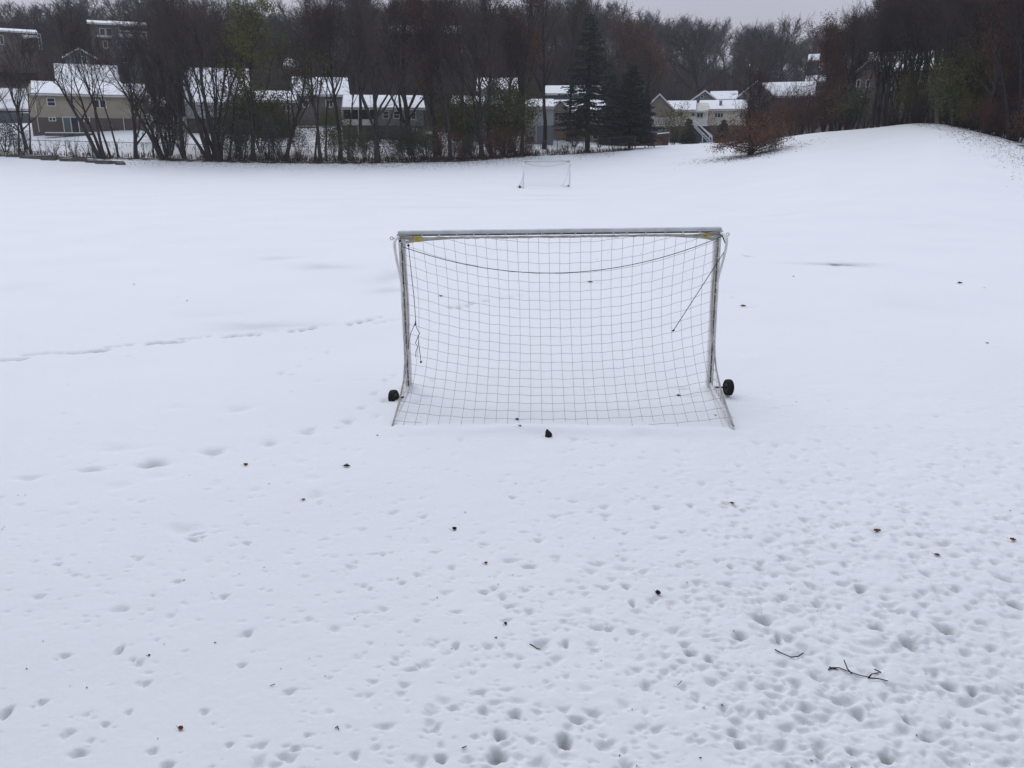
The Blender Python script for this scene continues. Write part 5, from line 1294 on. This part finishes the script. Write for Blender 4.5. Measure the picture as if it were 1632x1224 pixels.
# shrubs and brush
SH = [(270, 1.5, 'brush', 1.5, 'tall dark twiggy bush between the cream house and the chimney house'), (290, 1.0, 'brush', 1.1, 'dark twiggy bush right beside the tallest twiggy bush'), (8, 1.6, 'shrubC', 1.3, 'grey green bush at the left edge behind the fence'),
 (35, .2, 'shrubC', .8, 'small grey green bush at the foot of the forked tree'), (85, .3, 'shrubE', .8, 'low leafless shrub behind the plank heap'), (118, .0, 'shrubE', 1.0, 'leafless shrub right of the sliding door'), (140, .4, 'shrubE', .8, 'small leafless shrub below the patio wall'),
 (248, 8, 'shrubC', 2.0, 'large pale green bush right of the cream house'), (370, .2, 'shrubC', 1.2, 'grey green bush by the slender tree'), (385, .8, 'shrubB', 1.5, 'green bush left of the yellow green tree'), (425, .2, 'shrubC', 1.5, 'grey green bush right of the yellow green tree'),
 (415, 4, 'shrubD', 1.2, 'olive bush in front of the long low house'), (440, 3.2, 'shrubD', 1.1, 'second olive bush in front of the long low house'), (450, .0, 'shrubA', .8, 'dark round twiggy shrub under the olive leaved tree'), (380, 4.5, 'shrubD', 1.3, 'olive bush in front of the chimney house'),
 (475, 3, 'shrubY', .9, 'yellow green bush at the end of the long low house'), (474, -.2, 'shrubF', .4, 'small reddish shrub at the fence'), (530, 1.8, 'shrubD', .9, 'green bush left of the porch posts'), (560, .5, 'shrubB', 1.1, 'low green bush left of the thick forked tree'),
 (583, .3, 'shrubB', 1.2, 'low green bush touching the thick forked tree'), (622, .8, 'shrubC', 1.3, 'grey green bush right of the thick forked tree'), (640, .3, 'shrubB', 1.1, 'low dark green bush below the deck house'), (660, .6, 'shrubB', 1.3, 'dense green thicket below the narrow fork tree'),
 (680, .3, 'shrubB', 1.2, 'green thicket left of the leaning tree'), (700, .6, 'shrubF', 1.1, 'brown thicket at the foot of the thin straight tree'), (735, .3, 'shrubF', .9, 'brown bramble left of the fan shaped tree'), (722, 4, 'shrubD', 1.2, 'yellow green bush left of the fan shaped tree'), (748, 3, 'shrubD', 1.15, 'green bush behind the fan shaped tree'),
 (800, 3, 'shrubD', 1.35, 'green bush right behind the fan shaped tree'), (820, 3, 'shrubD', 1.3, 'green bush left of the dark leaning trunk'), (752, .1, 'shrubB', .9, 'low green bush at the foot of the fan shaped tree'), (785, .0, 'shrubF', 1.05, 'low brown thicket right of the fan shaped tree foot'),
 (803, .2, 'shrubF', 1.0, 'dark brown thicket left of the dark leaning trunk'), (822, -.2, 'shrubA', .9, 'dark twiggy thicket at the foot of the dark leaning trunk'), (838, -.2, 'shrubF', .7, 'small brown mound at the right end of the thicket'), (902, .4, 'shrubE', 1.0, 'small leafless shrub by the fence left of the tall spruce'),
 (915, 9, 'shrubF', 1.1, 'brown shrub in front of the tan house'), (955, 8, 'shrubA', .7, 'leafless shrub right of the tall spruce'), (1072, 18, 'shrubY', 1.2, 'yellow green bush left of the small fir'), (1060, 14, 'shrubA', 1.0, 'leafless bush by the board fence'),
 (1200, 14, 'shrubA', 1.4, 'leafless bush behind the beech'), (1240, 14, 'brush', 1.1, 'tall twiggy bush right behind the beech'), (1275, 8, 'brush', 1.0, 'twiggy bush on the crest right of the beech'), (1310, 3, 'brush', 1.0, 'twiggy brown bush at the end of the right-hand wood'),
 (1262, 10, 'shrubF', 1.6, 'brown leaved bush right of the beech'), (1290, 5, 'shrubF', 1.5, 'brown leaved bush on the crest before the long wing'), (1330, 3, 'shrubF', 1.5, 'brown bush below the rust brown tree'), (1350, 2.5, 'shrubB', 1.5, 'green brown bush left of the tan hill house'),
 (1375, 2, 'shrubA', .8, 'twiggy shrub below the tan hill house'), (1410, 3, 'shrubA', 1.0, 'twiggy shrub below the grey hill house'), (1445, .4, 'shrubD', .75, 'olive green bush on the crest of the snowy slope'), (1432, 1.5, 'shrubE', .9, 'leafless shrub left of the olive bush on the crest'),
 (1470, 1, 'shrubA', 1.2, 'dark twiggy shrub at the top of the slope'), (1495, 1, 'brush', .8, 'tall dark brush at the top of the slope'), (1515, 1, 'shrubB', 1.5, 'dark green bush at the right of the crest'), (1528, 1, 'shrubD', 1.0, 'green bush with pale tips in the right-hand wood'), (1545, .8, 'shrubY', .6, 'bright yellow leaved shrub at the edge of the right-hand wood'),
 (1560, 1, 'shrubA', 1.2, 'dark twiggy shrub right of the bright yellow shrub'), (1580, .8, 'shrubF', 1.0, 'brown shrub in the right-hand wood edge'), (1600, 1, 'shrubA', 1.1, 'leafless thicket near the right edge'), (1622, .8, 'shrubE', 1.2, 'thin leafless shrub at the right edge'), (1645, 1, 'shrubF', 1.1, 'brown shrub cut by the right edge'),
 (1534, 4, 'shrubD', 1.3, 'tall green bush deeper behind the yellow shrub'), (1570, 5, 'shrubD', 1.2, 'tall olive bush right of the yellow shrub'), (1605, 5, 'brush', 1.0, 'tall dark brush near the right edge'), (1550, 6, 'brush', 1.1, 'tall dark brush behind the yellow shrub'), (1640, 5, 'brush', 1.0, 'tall brush at the far right')]
for (px, off, key, s, lb) in SH:
    D = float(np.interp(tpx(px), T_t, T_D)) + 1.2 + off
    plant('shrub', key, gpt(px, D), R2.uniform(0, 6.28), (s, s, s), lb, 'shrub', 'shrubs and brush along the field edge')

# ------------------------------------------------------------------ haze: one closed box of damp winter air
HZ = 0.0005
m = bpy.data.materials.new('haze'); m.use_nodes = True; t = m.node_tree; t.nodes.clear()
o_ = t.nodes.new('ShaderNodeOutputMaterial'); v = t.nodes.new('ShaderNodeVolumePrincipled')
v.inputs['Color'].default_value = (0.93, 0.95, 1.0, 1); v.inputs['Density'].default_value = HZ; v.inputs['Anisotropy'].default_value = 0.2
t.links.new(v.outputs[0], o_.inputs['Volume'])
b = MB(); b.box(-330, 330, -30, 345, -12, 80); hz = b.build('haze', m); tag(hz, 'thin winter haze over the field', None, None, 'stuff')
